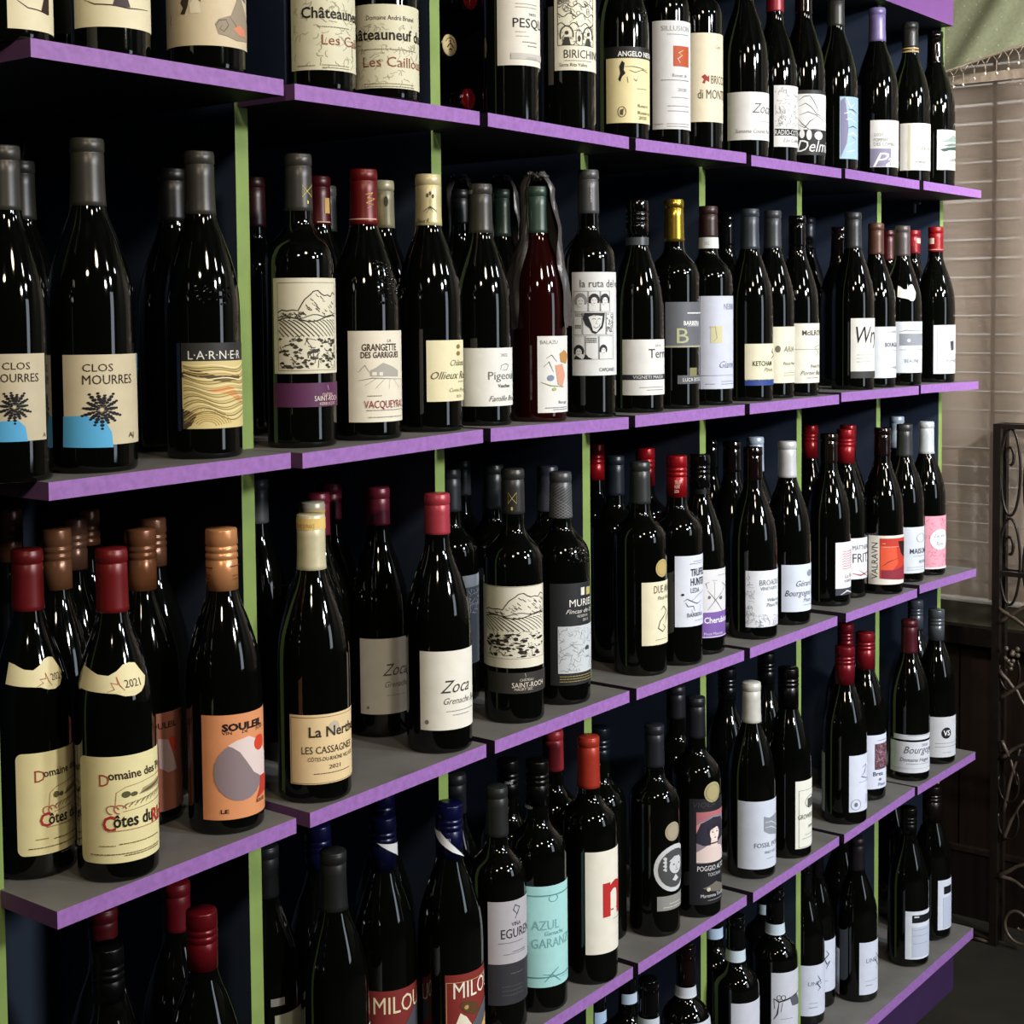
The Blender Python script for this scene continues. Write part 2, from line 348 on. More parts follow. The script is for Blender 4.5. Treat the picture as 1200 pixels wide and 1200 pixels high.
# id, shelf, x, y, z, height, radius, shape, facing angle, capsule, labels, description (metres and radians)
BOTTLES = [
["a1",1,0.0223,-0.0348,0.0005,0.2968,0.034,"B",-2.1664,["3a3836",0.2464,"foil",[]],[["rect",-0.098,2.352,0.0099,0.086,"e9e0bd",[["l",[[0.139,0.0336],[0.391,0.0281],[0.679,0.0274],[1.022,0.0252]],0.00087,"2a2220"],["p",[[0.761,0.0264],[0.939,0.0462],[1.073,0.06],[1.064,0.0254]],"3a2422"],["l",[[0.139,0.0336],[-0.016,0.0473],[0.203,0.062]],0.00072,"2a2220"]]]],"wine bottle with tall cream label cut off by photo's left edge, top shelf"],
["a2",1,0.1271,-0.0333,0.0002,0.2972,0.0354,"B",-2.2262,["3a3836",0.2467,"foil",[]],[["rect",-1.061,1.62,0.0264,0.108,"e9e0bd",[["l",[[-0.679,0.0506],[-0.383,0.0462],[0.055,0.0456],[0.456,0.0438],[1.151,0.0457]],0.001,"2a2220"],["p",[[0.055,0.0448],[0.148,0.0563],[0.274,0.0807],[0.394,0.0572],[0.505,0.0448]],"4a3c40"],["l",[[0.125,0.054],[-0.015,0.0687]],0.00077,"3a3234"],["l",[[0.393,0.0549],[0.626,0.0711]],0.00077,"3a3234"]]]],"wine bottle with tall cream label of a thin line-drawn horizon, top shelf"],
["a2b",1,0.2204,0.1584,-0.0001,0.2983,0.0365,"B",-2.2001,["2a2a2a",0.2476,"foil",[]],[["rect",-0.521,1.929,0.0562,0.1245,"3c4038",[]]],"wine bottle with grey-green label standing between the two cream-labelled top-left bottles"],
["a3",1,0.2354,-0.0398,-0.0002,0.2989,0.0375,"B",-2.2862,["8a2020",0.2481,"foil",[]],[["rect",-1.571,1.62,0.0238,0.1274,"d6c7a6",[["p",[[-0.678,0.0638],[-0.593,0.0699],[-0.419,0.0686],[-0.473,0.06],[-0.552,0.053],[-0.685,0.0535],[-0.6,0.0588]],"3a3028"],["p",[[-0.423,0.0623],[-0.281,0.0676],[-0.172,0.0644],[-0.133,0.054],[-0.405,0.0535]],"e8dcc0"],["l",[[-0.443,0.0687],[-0.257,0.07],[-0.128,0.0644]],0.0018,"3a3028"],["l",[[-1.057,0.0545],[-1.019,0.0511],[-1.065,0.0481],[-1.027,0.0431]],0.00082,"3a3028"],["p",[[0.211,0.0442],[0.304,0.0492],[0.65,0.0539],[0.837,0.0678],[0.948,0.0766],[1.154,0.0636],[1.463,0.0495],[1.403,0.0328],[0.81,0.0306],[0.483,0.0339],[0.296,0.0348]],"9c8f7a"],["l",[[0.232,0.0426],[0.303,0.0476],[0.492,0.0491],[0.565,0.0439],[0.437,0.0377],[0.321,0.0397],[0.393,0.0439]],0.0009,"5d5448"],["l",[[0.596,0.052],[0.789,0.045],[0.949,0.0347]],0.0009,"5d5448"],["p",[[0.698,0.0413],[0.922,0.0458],[1.183,0.0427],[1.236,0.0365],[0.914,0.0361]],"d98a6c"],["p",[[0.946,0.0742],[1.185,0.0881],[1.288,0.0686]],"8a7c8a"]]]],"wine bottle with wide tan label showing a painted shell and dark-haired head"],
["a4",1,0.391,-0.0379,-0.002,0.2983,0.0369,"B",-2.3585,["6b1d22",0.2476,"foil",[]],[["rect",-0.893,1.62,0.0218,0.1465,"d9d5b8",[["vein",-0.785,1.152,0.0235,0.1403,"a09c84"],["t","Châteauneuf",-0.513,0.0804,0.01153,"1c1a18",0.62,0,1],["sm",-0.062,0.944,0.0659,"7a7660"],["t","Les Cailloux",0.053,0.053,0.01065,"8a5038",0.6,0,0],["sm",-0.659,-0.129,0.0262,"8a8468"],["sm",0.066,0.917,0.027,"8a8468"],["sm",0.065,0.915,0.0244,"8a8468"]]]],"wine bottle with engraved stone-pattern label, left of the pair at the second bay's gap"],
["a5",1,0.4872,-0.0409,-0.0015,0.2987,0.0378,"B",-2.4003,["6b1d22",0.2479,"foil",[]],[["rect",-1.571,1.62,0.0133,0.1026,"d9d5b8",[["vein",-1.331,1.212,0.0142,0.0814,"a8a48c"],["t","Domaine André Brunel",-0.509,0.0885,0.00511,"2c2a24",0.55],["t","Châteauneuf du Pape",-1.302,0.0708,0.01208,"1c1a18",0.6,0,1],["sm",-0.673,1.094,0.0546,"7a7660"],["t","Les Cailloux",-0.618,0.0416,0.01115,"8a5038",0.6,0,0],["sm",-0.598,0.973,0.0179,"8a8468"],["sm",-0.6,0.971,0.0151,"8a8468"]]]],"wine bottle with engraved stone-pattern label and blackletter title, right of the pair beside green upright"],
["a7",1,0.7255,-0.0333,-0.0013,0.3052,0.0353,"C",-2.4839,["1c1c1c",0.2564,"foil",[]],[["rect",-0.482,1.968,0.0682,0.1919,"e4e0d4",[["sm",0.162,1.059,0.1416,"a09a8c"],["sm",0.161,1.058,0.1376,"a09a8c"],["t","TINTO",0.646,0.1296,0.00312,"1a1a1a"],["t","PESQUIÉ",0.067,0.1193,0.01143,"1a1a1a",0.75],["sm",0.153,0.533,0.1082,"b0aa9c"],["sm",0.182,0.676,0.1031,"b0aa9c"],["sm",0.397,1.038,0.0963,"6a665c"],["sm",0.599,1.036,0.0918,"6a665c"],["r",-0.003,1.571,0.0756,0.0828,"c4c0b8"],["t","CRIANZA",0.525,0.0773,0.00312,"8a8680"]]]],"tall dark wine bottle with white label reading PESQUIÉ beside the stacked lying bottles"],
["a8",1,0.8354,-0.0402,-0.0021,0.3054,0.0356,"C",-2.5211,["1c1c1c",0.2566,"foil",[]],[["rect",-0.483,1.967,0.0755,0.1955,"e9e5cf",[["comic",-0.346,1.088,0.1067,0.1926,"3a3832"],["t","BIRICHINO",-0.136,0.0962,0.01086,"3a3a34",0.62],["sm",-0.107,0.95,0.0876,"8a8678"],["t","Santa Rita Valley",-0.296,0.0826,0.00434,"5a564a",0.5]]],["rect",-0.754,-0.525,0.0583,0.1562,"5c5c56",[]]],"dark wine bottle with busy black line-art label above the word BIRICHINO"],
["a9",1,0.9711,-0.0346,-0.0022,0.2982,0.0357,"B",-2.5572,["1c1c1c",0.2475,"foil",[]],[["rect",-0.777,1.673,0.1084,0.1242,"141414",[["t","ANGELO NEGRO",-0.187,0.1146,0.00689,"f2f0ea",0.8,0,1]]],["rect",-0.659,1.791,0.0232,0.109,"ecdfab",[["p",[[-0.125,0.0977],[-0.027,0.1054],[0.07,0.102],[0.036,0.093],[0.1,0.0885],[-0.029,0.0841],[-0.095,0.0774],[-0.16,0.0809],[-0.093,0.0886]],"1a1612"],["l",[[0.069,0.0975],[0.402,0.0977],[0.706,0.0962],[1.064,0.0942]],0.00092,"1a1a1a"],["l",[[0.232,0.093],[0.472,0.0899],[0.794,0.0942],[1.134,0.0911]],0.00092,"1a1a1a"],["l",[[0.165,0.084],[0.196,0.0761]],0.00184,"6a6040"],["l",[[0.4,0.0819],[0.507,0.0787],[0.583,0.0823]],0.00103,"1a1a1a"],["ring",-0.036,0.0379,0.148,0.00689,"5a5038"],["p",[[-0.1,0.0402],[0.029,0.0423],[-0.004,0.0333],[-0.101,0.0346]],"5a5038"],["sm",0.543,1.059,0.0687,"8a8050"],["t","Roero",0.578,0.0462,0.00459,"5a5030"],["t","Riserva",0.577,0.0371,0.00459,"5a5030"],["t","2020",0.615,0.0304,0.00459,"5a5030"]]]],"wine bottle with cream label under a black band reading ANGELO NEGRO"],
["a10",1,1.083,-0.0341,-0.0006,0.3055,0.0336,"C",-2.5857,["5a1a1a",0.2567,"foil",[]],[["rect",-0.601,1.849,0.0239,0.1736,"dcdcdc",[["t","SILLUSION",-0.203,0.1632,0.00719,"9a9a9a",0.7],["sm",0.046,1.123,0.1547,"8a8a8a"],["r",0.297,1.118,0.1107,0.1389,"b5502c"],["l",[[0.756,0.1334],[0.532,0.1292],[0.707,0.1262],[0.49,0.1209],[0.616,0.1153]],0.00132,"ecd2a8"],["t","Rosso di",0.258,0.0983,0.00479,"8a8a8a",0.6],["sm",-0.211,1.112,0.0916,"6a6a6a"],["t","2020",0.486,0.0785,0.00479,"9a9a9a"],["sm",0.218,1.108,0.0677,"8a8a8a"],["sm",0.073,1.106,0.0559,"8a8a8a"],["sm",0.072,1.105,0.0489,"8a8a8a"],["sm",-0.525,-0.109,0.031,"8a8a8a"],["sm",0.035,1.102,0.0312,"8a8a8a"],["sm",0.034,1.101,0.0277,"8a8a8a"]]]],"dark wine bottle with tall white label and small rust-orange square"],
["a11",1,1.1613,-0.0411,0.0006,0.3056,0.034,"C",-2.607,["202020",0.2567,"foil",[]],[["rect",-0.768,1.682,0.0394,0.1656,"e6dcc0",[["t","Caro",0.744,0.1464,0.00492,"a09878",0.6,0.3],["p",[[0.099,0.1032],[0.245,0.1069],[0.358,0.1033],[0.437,0.1058],[0.436,0.0961],[0.282,0.0984],[0.245,0.0936],[0.134,0.0948],[0.208,0.0996]],"a03030"],["t","BRICCO",0.518,0.0999,0.01231,"5a5040",0.45],["t","di MONTEROSSO",-0.047,0.0792,0.01354,"5a5040",0.5]]]],"dark wine bottle with tall cream label and tiny red lion"],
["a12",1,1.3024,-0.0374,-0.0004,0.2983,0.0367,"B",-2.6363,["181818",0.2476,"foil",[]],[["rect",-0.747,1.703,0.0269,0.0986,"ecebe8",[["t","Zoca",0.306,0.0751,0.01555,"6a6a6a",0.65,0.4],["sm",0.579,1.315,0.055,"9a9a9a"],["t","Sonoma County Pinot Noir",-0.373,0.0402,0.00583,"7a7a7a",0.6,0.3]]]],"sloping wine bottle with broad white grey-script label left of the red-capped RADIO-COTEAU bottle"],
["a13",1,1.4111,-0.032,0.0001,0.2815,0.0355,"B",-2.6559,["b02438",0.2398,"foil",[]],[["rect",-0.043,2.407,0.0255,0.1208,"e8e8e6",[["vein",0.032,1.571,0.0574,0.1183,"8c8c8c"],["r",-0.005,1.571,0.0429,0.0535,"1a1a1a"],["t","RADIO-COTEAU",-0.005,0.0481,0.00808,"f0f0ee",0.6],["t","Las Colinas",0.379,0.036,0.00606,"8a8a88",0.6,0.3]]]],"red-capped wine bottle with grey label and black strip reading RADIO-COTEAU"],
["a14",1,1.4868,-0.0434,0.0004,0.2983,0.0349,"B",-2.6741,["1a1413",0.2467,"wax",[]],[["rect",-0.417,2.033,0.0175,0.1207,"2a2a2a",[["r",-0.334,1.571,0.0333,0.1146,"ebebe9"],["l",[[-0.214,0.1041],[0.021,0.1105],[0.297,0.1117],[0.465,0.1037],[0.65,0.0931],[0.752,0.0825]],0.00124,"1a1a1a"],["l",[[-0.213,0.0946],[0.099,0.0996],[0.339,0.0941],[0.651,0.0823],[1.161,0.0769]],0.00124,"1a1a1a"],["l",[[-0.173,0.081],[0.218,0.086],[0.603,0.0808],[1.162,0.0714]],0.00124,"1a1a1a"],["l",[[-0.212,0.0662],[0.062,0.0604],[0.3,0.0711],[0.701,0.0797]],0.00124,"1a1a1a"],["l",[[-0.212,0.0743],[-0.055,0.0673],[0.26,0.0576],[1.277,0.0609]],0.00124,"1a1a1a"],["r",-0.251,1.571,0.0333,0.0577,"2a2a2a"],["c",-0.054,0.051,0.117,0.00688,"e8e8e6"],["c",0.26,0.0494,0.121,0.00826,"e8e8e6"],["c",0.755,0.0486,0.243,0.00688,"e8e8e6"],["t","Delmin",-0.291,0.0324,0.01926,"f2f2f0",0.62,0.3]]]],"wine bottle with black and white cartoon label and large white script, top shelf"],
["a15",1,1.6179,-0.0373,0.0019,0.2982,0.0367,"B",-2.6945,["3f403f",0.2445,"foil",[]],[["rect",0.188,2.638,0.0201,0.1233,"a6c6d8",[["p",[[0.223,0.1163],[0.426,0.122],[0.514,0.0995],[0.608,0.0713],[0.52,0.0457],[0.231,0.0229]],"8684a4"],["l",[[0.512,0.122],[0.603,0.1109],[0.752,0.1055],[0.99,0.1133]],0.0023,"e8f2f6"],["l",[[0.386,0.0951],[0.702,0.0983],[0.994,0.0934]],0.0023,"f2f6f8"],["l",[[0.472,0.0853],[0.703,0.087],[1.071,0.0809]],0.0023,"f2f6f8"],["l",[[0.604,0.1024],[0.864,0.1016],[1.154,0.0968]],0.00172,"30404c"],["l",[[0.608,0.0713],[0.868,0.0746],[1.161,0.0713]],0.00172,"30404c"],["l",[[0.563,0.0599],[0.87,0.0633],[1.164,0.0585]],0.00259,"f2f6f8"],["l",[[0.611,0.043],[1.002,0.0494]],0.00259,"dceaf2"],["l",[[0.521,0.0315],[1.004,0.0352]],0.00259,"f2f6f8"],["l",[[0.813,0.0575],[1.077,0.0525]],0.00172,"30404c"]]]],"grey-capped wine bottle with narrow pale blue and violet picture label"],
["a16",1,1.7775,-0.0402,0.0018,0.2997,0.0374,"B",-2.7204,["8478ae",0.2405,"foil",[]],[["rect",-0.295,2.155,0.0177,0.0995,"e6e6e2",[["t","2020",-0.136,0.0741,0.00528,"9a9a9a"],["t","POMMARD",-0.135,0.0651,0.00603,"7a7a7a",0.7],["t","DES COMBES",-0.134,0.0577,0.00603,"7a7a7a",0.7],["r",-0.292,0.715,0.0187,0.0499,"8e8aa6"],["t","Pa",-0.17,0.031,0.02562,"f4f4f6",0.8,0.4],["t","rent",0.568,0.0277,0.01356,"d8d8de",0.7,0.4]]]],"wine bottle with lavender capsule and white label with violet block, top shelf"],
["a17",1,1.9294,-0.0374,0.0026,0.2961,0.037,"B",-2.7409,["2d2e2e",0.25,"foil",[["r",-1.571,1.571,0.2461,0.2492,"b59a6a"],["r",-1.571,1.571,0.2406,0.2437,"b59a6a"]]],[["rect",-0.471,1.979,0.0221,0.1078,"dfdedb",[["r",-0.082,0.042,0.023,0.1054,"c6c2a2"],["ring",0.162,0.0943,0.167,0.00788,"bcbab0"],["t","CHERON",0.338,0.0616,0.00709,"6a6a6a",0.75],["sm",0.521,1.452,0.0523,"9a9a9a"],["t","POMMARD",0.298,0.0367,0.00473,"6a6a6a",0.7]]]],"wine bottle with black capsule edged by a thin gold ring"],
["a18",1,2.045,-0.0389,0.0026,0.2951,0.0376,"B",-2.7563,["0c0b0b",0.2328,"wax",[]],[["rect",0.112,2.562,0.0307,0.1061,"dfe4e6",[["sm",0.365,1.571,0.0996,"6a7a7a"],["p",[[0.28,0.0836],[0.655,0.0886],[1.118,0.0977],[1.571,0.0913],[1.571,0.0848],[0.766,0.0824]],"8a9c96"],["p",[[0.239,0.0692],[0.658,0.0726],[1.571,0.0767],[1.571,0.0686],[0.83,0.068],[0.463,0.0644]],"3c5048"],["p",[[0.369,0.0756],[0.89,0.081],[1.571,0.0816],[1.571,0.0783],[0.768,0.0743]],"6a7c76"],["t","Saone",0.774,0.0519,0.00976,"4a4a4a",0.6,0.4],["sm",0.776,1.571,0.0422,"8a8a8a"]]]],"wine bottle with mountain drawing label at the right end of the top shelf"],
["b1",2,0.0101,-0.0359,-0.3716,0.2867,0.0345,"B",-2.1594,["46443f",0.2314,"foil",[]],[["rect",-1.127,0.953,0.0356,0.1095,"c9bfa2",[["t","CLOS",-0.167,0.0994,0.00629,"2c241c",0.9],["t","MOURRES",-0.41,0.0894,0.00741,"2c241c",0.75],["starb",0.094,0.0647,0.435,0.01481,"12131a"],["p",[[-1.168,0.0514],[-0.488,0.0521],[0.148,0.0538],[0.333,0.0477],[0.389,0.0353],[-1.203,0.0354]],"5aaee0"],["starb",0.094,0.0647,0.435,0.01481,"12131a"],["t","A",0.82,0.04,0.0037,"2c241c"]]]],"wine bottle with tan and blue sunburst label cut by the photo's left edge"],
["b2",2,0.1402,0.1322,-0.3701,0.2935,0.0366,"B",-2.1688,["34332f",0.2353,"foil",[]],[],"dark wine bottle behind the leftmost sunburst-label bottle, second shelf, only capsule and shoulder visible"],
["b3",2,0.0977,-0.0332,-0.3706,0.2994,0.0389,"B",-2.2097,["48463f",0.2385,"foil",[]],[["rect",-0.694,1.756,0.0251,0.1056,"d2c6a6",[["t","CLOS",-0.215,0.0942,0.00703,"2c241c",0.95],["t","MOURRES",-0.222,0.0836,0.00859,"2c241c",0.8],["p",[[-0.706,0.051],[-0.183,0.0518],[0.246,0.0475],[0.404,0.0365],[0.437,0.0227],[-0.729,0.0236]],"5ab0e0"],["p",[[1.355,0.1056],[1.571,0.1054],[1.571,0.0615],[1.538,0.0773]],"5ab0e0"],["starb",0.192,0.0567,0.5,0.01796,"12131a"],["t","AJ",0.864,0.033,0.00468,"2c241c"]]]],"wine bottle with complete tan and blue sunburst label reading CLOS MOURRES"],
["b4",2,0.2645,0.052,-0.3687,0.2879,0.0367,"B",-2.2621,["1c1b1a",0.2348,"foil",[]],[],"dark wine bottle hidden behind the marbled-label bottle reading LARNER"],
["b5",2,0.2306,-0.0305,-0.3691,0.2971,0.0366,"B",-2.2797,["47453f",0.2357,"foil",[]],[["rect",-0.593,1.857,0.029,0.1118,"2c2c2a",[["t","L·A·R·N·E·R",-0.394,0.1003,0.00841,"e8e4dc",0.62],["agate",-0.571,1.446,0.0295,0.0943,"dcc98c"]]],["rect",-0.737,-0.621,0.0272,0.1118,"1c2a44",[]]],"wine bottle with yellow marbled landscape label under black band reading LARNER"],
["b6",2,0.3691,-0.0251,-0.3691,0.3058,0.0365,"C",-2.3432,["4a4844",0.2461,"foil",[["l",[[0.281,0.2727],[0.258,0.2603],[0.635,0.2667],[1.126,0.2609],[1.222,0.2734],[0.635,0.2667],[0.281,0.2727]],0.0009,"d8c25a"],["c",0.682,0.2552,0.0764,0.00199,"d8c25a"]]],[["rect",-0.846,1.44,0.0771,0.1759,"ded8c0",[["vine",-0.677,1.229,0.0805,0.1711,"3a3830"]]],["rect",-0.9,1.62,0.0424,0.0673,"5a2c52",[["l",[[0.804,0.0647],[0.836,0.0593]],0.00109,"e6cbb8"],["t","CHÂTEAU",0.605,0.0552,0.00271,"e6cbb8"],["t","SAINT-ROCH",0.353,0.0512,0.00543,"f0dfd4",0.62],["t","KERBUCCIO",0.513,0.0456,0.00308,"e6cbb8"]]]],"wide-shouldered bottle with vineyard engraving label and purple band, second shelf"],
["b6b",2,0.4625,0.1464,-0.3675,0.2971,0.0368,"C",-2.3137,["3a1416",0.2387,"foil",[]],[],"dark red-capped bottle hidden behind left side of the purple-banded vineyard bottle"],
["b7",2,0.5139,0.0909,-0.3667,0.2971,0.0369,"B",-2.356,["5a1015",0.2405,"foil",[["r",-0.105,1.068,0.243,0.244,"d9b59a"],["r",0.52,1.04,0.2536,0.2715,"c8a058"]]],[],"dark red-capped bottle with gold crest, behind and right of the purple-banded vineyard bottle"],
["b8",2,0.5737,0.1399,-0.3657,0.2917,0.0369,"B",-2.3601,["6d6d64",0.2358,"foil",[]],[],"grey-capped bottle in the back row just left of the glossy red-capped VACQUEYRAS bottle"],
["b9",2,0.462,-0.0308,-0.3675,0.2944,0.0386,"B",-2.3856,["7c1518",0.2339,"foil",[["r",-1.571,0.998,0.2393,0.2404,"e0b8a0"],["l",[[0.123,0.2663],[0.714,0.2684],[0.252,0.2626],[0.886,0.262],[0.178,0.2571],[0.77,0.2555],[0.237,0.2515]],0.00123,"d9a94a"]]],[["rect",-0.514,1.936,0.0197,0.1184,"e6dfcc",[["t","LA",0.636,0.1078,0.00331,"4a3a2c"],["t","GRANGETTE",-0.114,0.1008,0.00756,"3a2c22",0.62,0,1],["t","DES GARRIGUES",-0.142,0.0926,0.00661,"3a2c22",0.55,0,1],["p",[[0.118,0.0695],[0.12,0.0759],[0.271,0.0786],[0.482,0.0839],[0.784,0.0799],[1.065,0.0748],[1.061,0.0683]],"a9a79c"],["r",0.168,0.293,0.0703,0.074,"e6dfcc"],["r",0.371,0.478,0.0701,0.0738,"e6dfcc"],["l",[[-0.198,0.0742],[-0.024,0.0815],[0.119,0.0722]],0.00085,"8a8880"],["l",[[-0.202,0.065],[0.167,0.0676],[1.455,0.0648]],0.00085,"8a8880"],["l",[[-0.032,0.0594],[0.266,0.0666]],0.00076,"8a8880"],["l",[[0.262,0.0564],[0.531,0.0663]],0.00076,"8a8880"],["l",[[0.674,0.055],[0.711,0.0661]],0.00076,"8a8880"],["l",[[1.104,0.0561],[0.848,0.0658]],0.00076,"8a8880"],["sm",0.037,0.441,0.0483,"8a8880"],["t","VACQUEYRAS",-0.064,0.0392,0.0085,"8c2c34",0.62],["sm",0.007,1.378,0.0327,"9a988c"],["sm",0.053,1.366,0.0252,"9a988c"]]]],"red-capped embossed bottle with cream label reading VACQUEYRAS"],
["b10",2,0.5738,0.0449,-0.3657,0.2922,0.0368,"B",-2.3977,["b3ab88",0.236,"foil",[["c",0.326,0.2671,0.2,0.00612,"55503c"]]],[],"bottle with dim cream capsule in the back row just right of the VACQUEYRAS bottle"],
["b11",2,0.5692,-0.0315,-0.3657,0.2943,0.0379,"B",-2.4281,["d8cc9a",0.2355,"foil",[["c",-0.058,0.2696,0.0879,0.00238,"4a4436"],["c",0.377,0.2687,0.0879,0.00238,"4a4436"],["c",0.159,0.272,0.0806,0.00218,"4a4436"],["l",[[0.154,0.2677],[0.139,0.2531]],0.00159,"4a4436"],["l",[[-0.358,0.2512],[0.143,0.257],[0.673,0.2513]],0.00139,"4a4436"],["l",[[-0.143,0.2492],[0.142,0.256],[0.424,0.2492]],0.00119,"4a4436"],["t","Ollieux R.",-1.087,0.241,0.00496,"3a342c",0.9,0.3]]],[["rect",-0.111,2.339,0.0346,0.1043,"e6dfb8",[["c",0.991,0.0968,0.0953,0.00258,"8a7434"],["c",0.987,0.089,0.0953,0.00258,"8a7434"],["t","Château",0.639,0.0786,0.00695,"7a7450",0.6,0.4],["t","Ollieux Romanis",0.018,0.0646,0.00893,"5a5438",0.6,0.4],["sm",0.97,1.571,0.0567,"8a8460"],["t","Cuvée Prestige",0.596,0.0475,0.00446,"8a8460",0.6,0.3],["t","2020",0.875,0.0402,0.00298,"8a8460"]]]],"wine bottle with cream capsule printed with a small tree, cream label"],
["b12",2,0.669,-0.0283,-0.366,0.2902,0.0362,"B",-2.4627,["4a4844",0.2309,"foil",[["t","PIGEOULET",-1.571,0.2804,0.00436,"e8e6e0"]]],[["rect",-0.653,1.797,0.0241,0.0935,"e4e4de",[["t","2022",0.646,0.0849,0.00353,"7a7a78"],["l",[[0.64,0.0665],[0.678,0.0726],[0.88,0.0744],[1.027,0.0722],[0.923,0.0672],[0.713,0.0665],[0.835,0.0714]],0.00083,"6a6a68"],["t","Pigeoulet",0.196,0.0608,0.00986,"6a6a68",0.62],["t","Vaucluse",0.531,0.0483,0.00415,"4a4a48",0.6,0,1],["t","Famille Brunier",0.218,0.0333,0.00675,"5a5a58",0.55,0.4]]]],"wine bottle with grey capsule and white label with small rabbit drawing"],
["b12b",2,0.798,0.1122,-0.3678,0.3015,0.0369,"B",-2.4486,["1c1e1d",0.2555,"foil",[]],[],"dark bottle in the back row behind the rabbit-label bottle, wrapped top in shadow"],
["b13",2,0.8768,0.1033,-0.3689,0.3068,0.0369,"B",-2.4763,["2c4138",0.2421,"foil",[]],[],"green-capped bottle in crumpled dark tissue behind the rabbit-label bottle"],
["b14",2,0.773,-0.0354,-0.3674,0.2944,0.0365,"B",-2.5,["3f5a4c",0.2359,"foil",[]],[["rect",-0.022,2.428,0.0119,0.1073,"e0e0dc",[["t","BALAZU",0.075,0.0999,0.00487,"8a8a88",0.8],["l",[[0.282,0.0797],[0.474,0.0838],[0.684,0.0751]],0.00108,"4a4438"],["l",[[0.188,0.0691],[0.375,0.0754],[0.537,0.0625]],0.0013,"5a6a50"],["c",0.434,0.0552,0.131,0.00379,"7a88a0"],["p",[[0.609,0.0709],[0.943,0.0727],[1.109,0.0575],[0.933,0.0428],[0.716,0.0474]],"d49a80"],["p",[[0.808,0.0856],[1.059,0.0897],[1.422,0.0829],[1.188,0.0724],[0.849,0.0749]],"b8884c"],["l",[[0.094,0.0501],[0.432,0.0456],[1.041,0.0437]],0.00151,"8a9a60"],["c",0.566,0.0412,0.0831,0.00216,"a8b070"],["t","Rouge",0.75,0.0249,0.0039,"6a6a80"],["sm",0.238,1.242,0.0181,"6a6a80"],["sm",0.525,1.241,0.0157,"6a6a80"]]]],"dark red translucent wine bottle with green capsule and colourful sketch label"],
["b15",2,0.8894,-0.0336,-0.3691,0.3251,0.0352,"C",-2.5342,["5d5e60",0.2676,"foil",[["tv","CAPÇANES",0.249,0.2943,0.00386,"f2f2f2"]]],[["rect",-0.68,1.77,0.0556,0.1904,"d9dbda",[["t","la ruta del vagabundo",-0.337,0.1758,0.01022,"3a3a3a",0.5],["comic3",-0.601,1.072,0.0769,0.1656,"26262a"],["t","CAPÇANES",0.363,0.0634,0.00454,"3a3a3a",0.7]]]],"tall narrow-capped bottle with black and white comic strip label"],
["b16",2,1.0005,-0.0377,-0.3687,0.2908,0.0361,"B",-2.5663,["5a6068",0.2292,"screwk",[]],[["rect",-0.61,1.84,0.0243,0.1001,"e2e2de",[["t","2019",0.689,0.0916,0.00355,"8a8a88"],["t","Terre",0.419,0.0813,0.01302,"3a3a38",0.6],["r",-0.612,1.571,0.0453,0.0523,"2c3038"],["t","VIGNETI MASSA",-0.184,0.049,0.00473,"dcdcd8",0.8],["sm",0.076,1.177,0.035,"8a8a86"],["sm",0.343,1.177,0.0313,"8a8a86"]]]],"wine bottle with white label crossed by a dark band reading VIGNETI MASSA"],
["b17",2,1.0994,-0.0361,-0.369,0.2978,0.0362,"C",-2.5905,["c9a944",0.2375,"foil",[["l",[[-0.372,0.2751],[-0.085,0.2786],[-0.178,0.2702],[-0.368,0.2666]],0.00123,"6a5518"]]],[["rect",-0.353,2.097,0.0889,0.1515,"62656c",[["r",0.518,1.571,0.135,0.1367,"e0e0e0"],["t","BARBERA",0.368,0.1218,0.00614,"f0f0f0",0.7,0,1],["sm",0.516,1.196,0.1176,"d0d0d0"],["t","B",0.09,0.1045,0.02211,"b5b78c",0.8],["r",-0.356,1.571,0.0874,0.0898,"a6a28a"]]],["rect",0.118,2.568,0.0357,0.0478,"54565c",[["t","LUCA BOSIO",0.326,0.0417,0.0054,"e6e6e6",0.7]]],["rect",0.631,1.034,0.0462,0.0583,"7c7a54",[]]],"wine bottle with bright gold capsule and grey translucent label"],
["b18",2,1.2011,-0.0329,-0.3693,0.2939,0.036,"C",-2.6129,["3f2a2a",0.2475,"foil",[["r",-1.571,1.571,0.2312,0.2475,"d5dbd8"],["t","DOCG",-0.384,0.2389,0.0051,"8a8f8c"]]],[["rect",-0.333,2.117,0.0242,0.1607,"c9cede",[["t","NEBBIOLO",0.667,0.1454,0.00892,"8a8fa0",0.55],["r",0.093,0.579,0.0918,0.1168,"cfc9a0"],["l",[[0.024,0.1144],[0.272,0.1156],[0.344,0.0993],[0.199,0.0943]],0.00115,"8a8a70"],["t","Gianni",0.457,0.0604,0.0102,"7a8098",0.55,0.4],["r",-0.336,1.571,0.0437,0.0447,"9aa0b4"],["sm",-0.12,0.268,0.0317,"8a90a4"],["sm",0.535,1.304,0.0352,"8a90a4"],["sm",0.535,1.304,0.0314,"8a90a4"]]]],"wine bottle with brown capsule, white neck strip and pale lavender label"],
["b19",2,1.5065,0.1106,-0.3697,0.3023,0.0369,"B",-2.6245,["101012",0.2509,"wax",[]],[],"black glossy capped bottle behind the pale lavender label bottle, second shelf"],
["b20",2,1.3216,-0.0361,-0.3694,0.2958,0.0361,"B",-2.6398,["434c58",0.2333,"foil",[]],[["rect",-0.208,2.242,0.032,0.0882,"e4dfc2",[["l",[[1.255,0.0809],[1.154,0.0757],[1.408,0.0702],[1.072,0.0653]],0.00319,"6a3c28"],["t","KETCHAM",0.119,0.0582,0.0073,"3a3428",0.7,0,1],["t","Pinot",0.63,0.0487,0.00664,"5a5448",0.6,0.4]]],["rect",-0.208,2.242,0.0242,0.0334,"2c4488",[]]],"blue-grey capped bottle with cream label above a blue strip"],
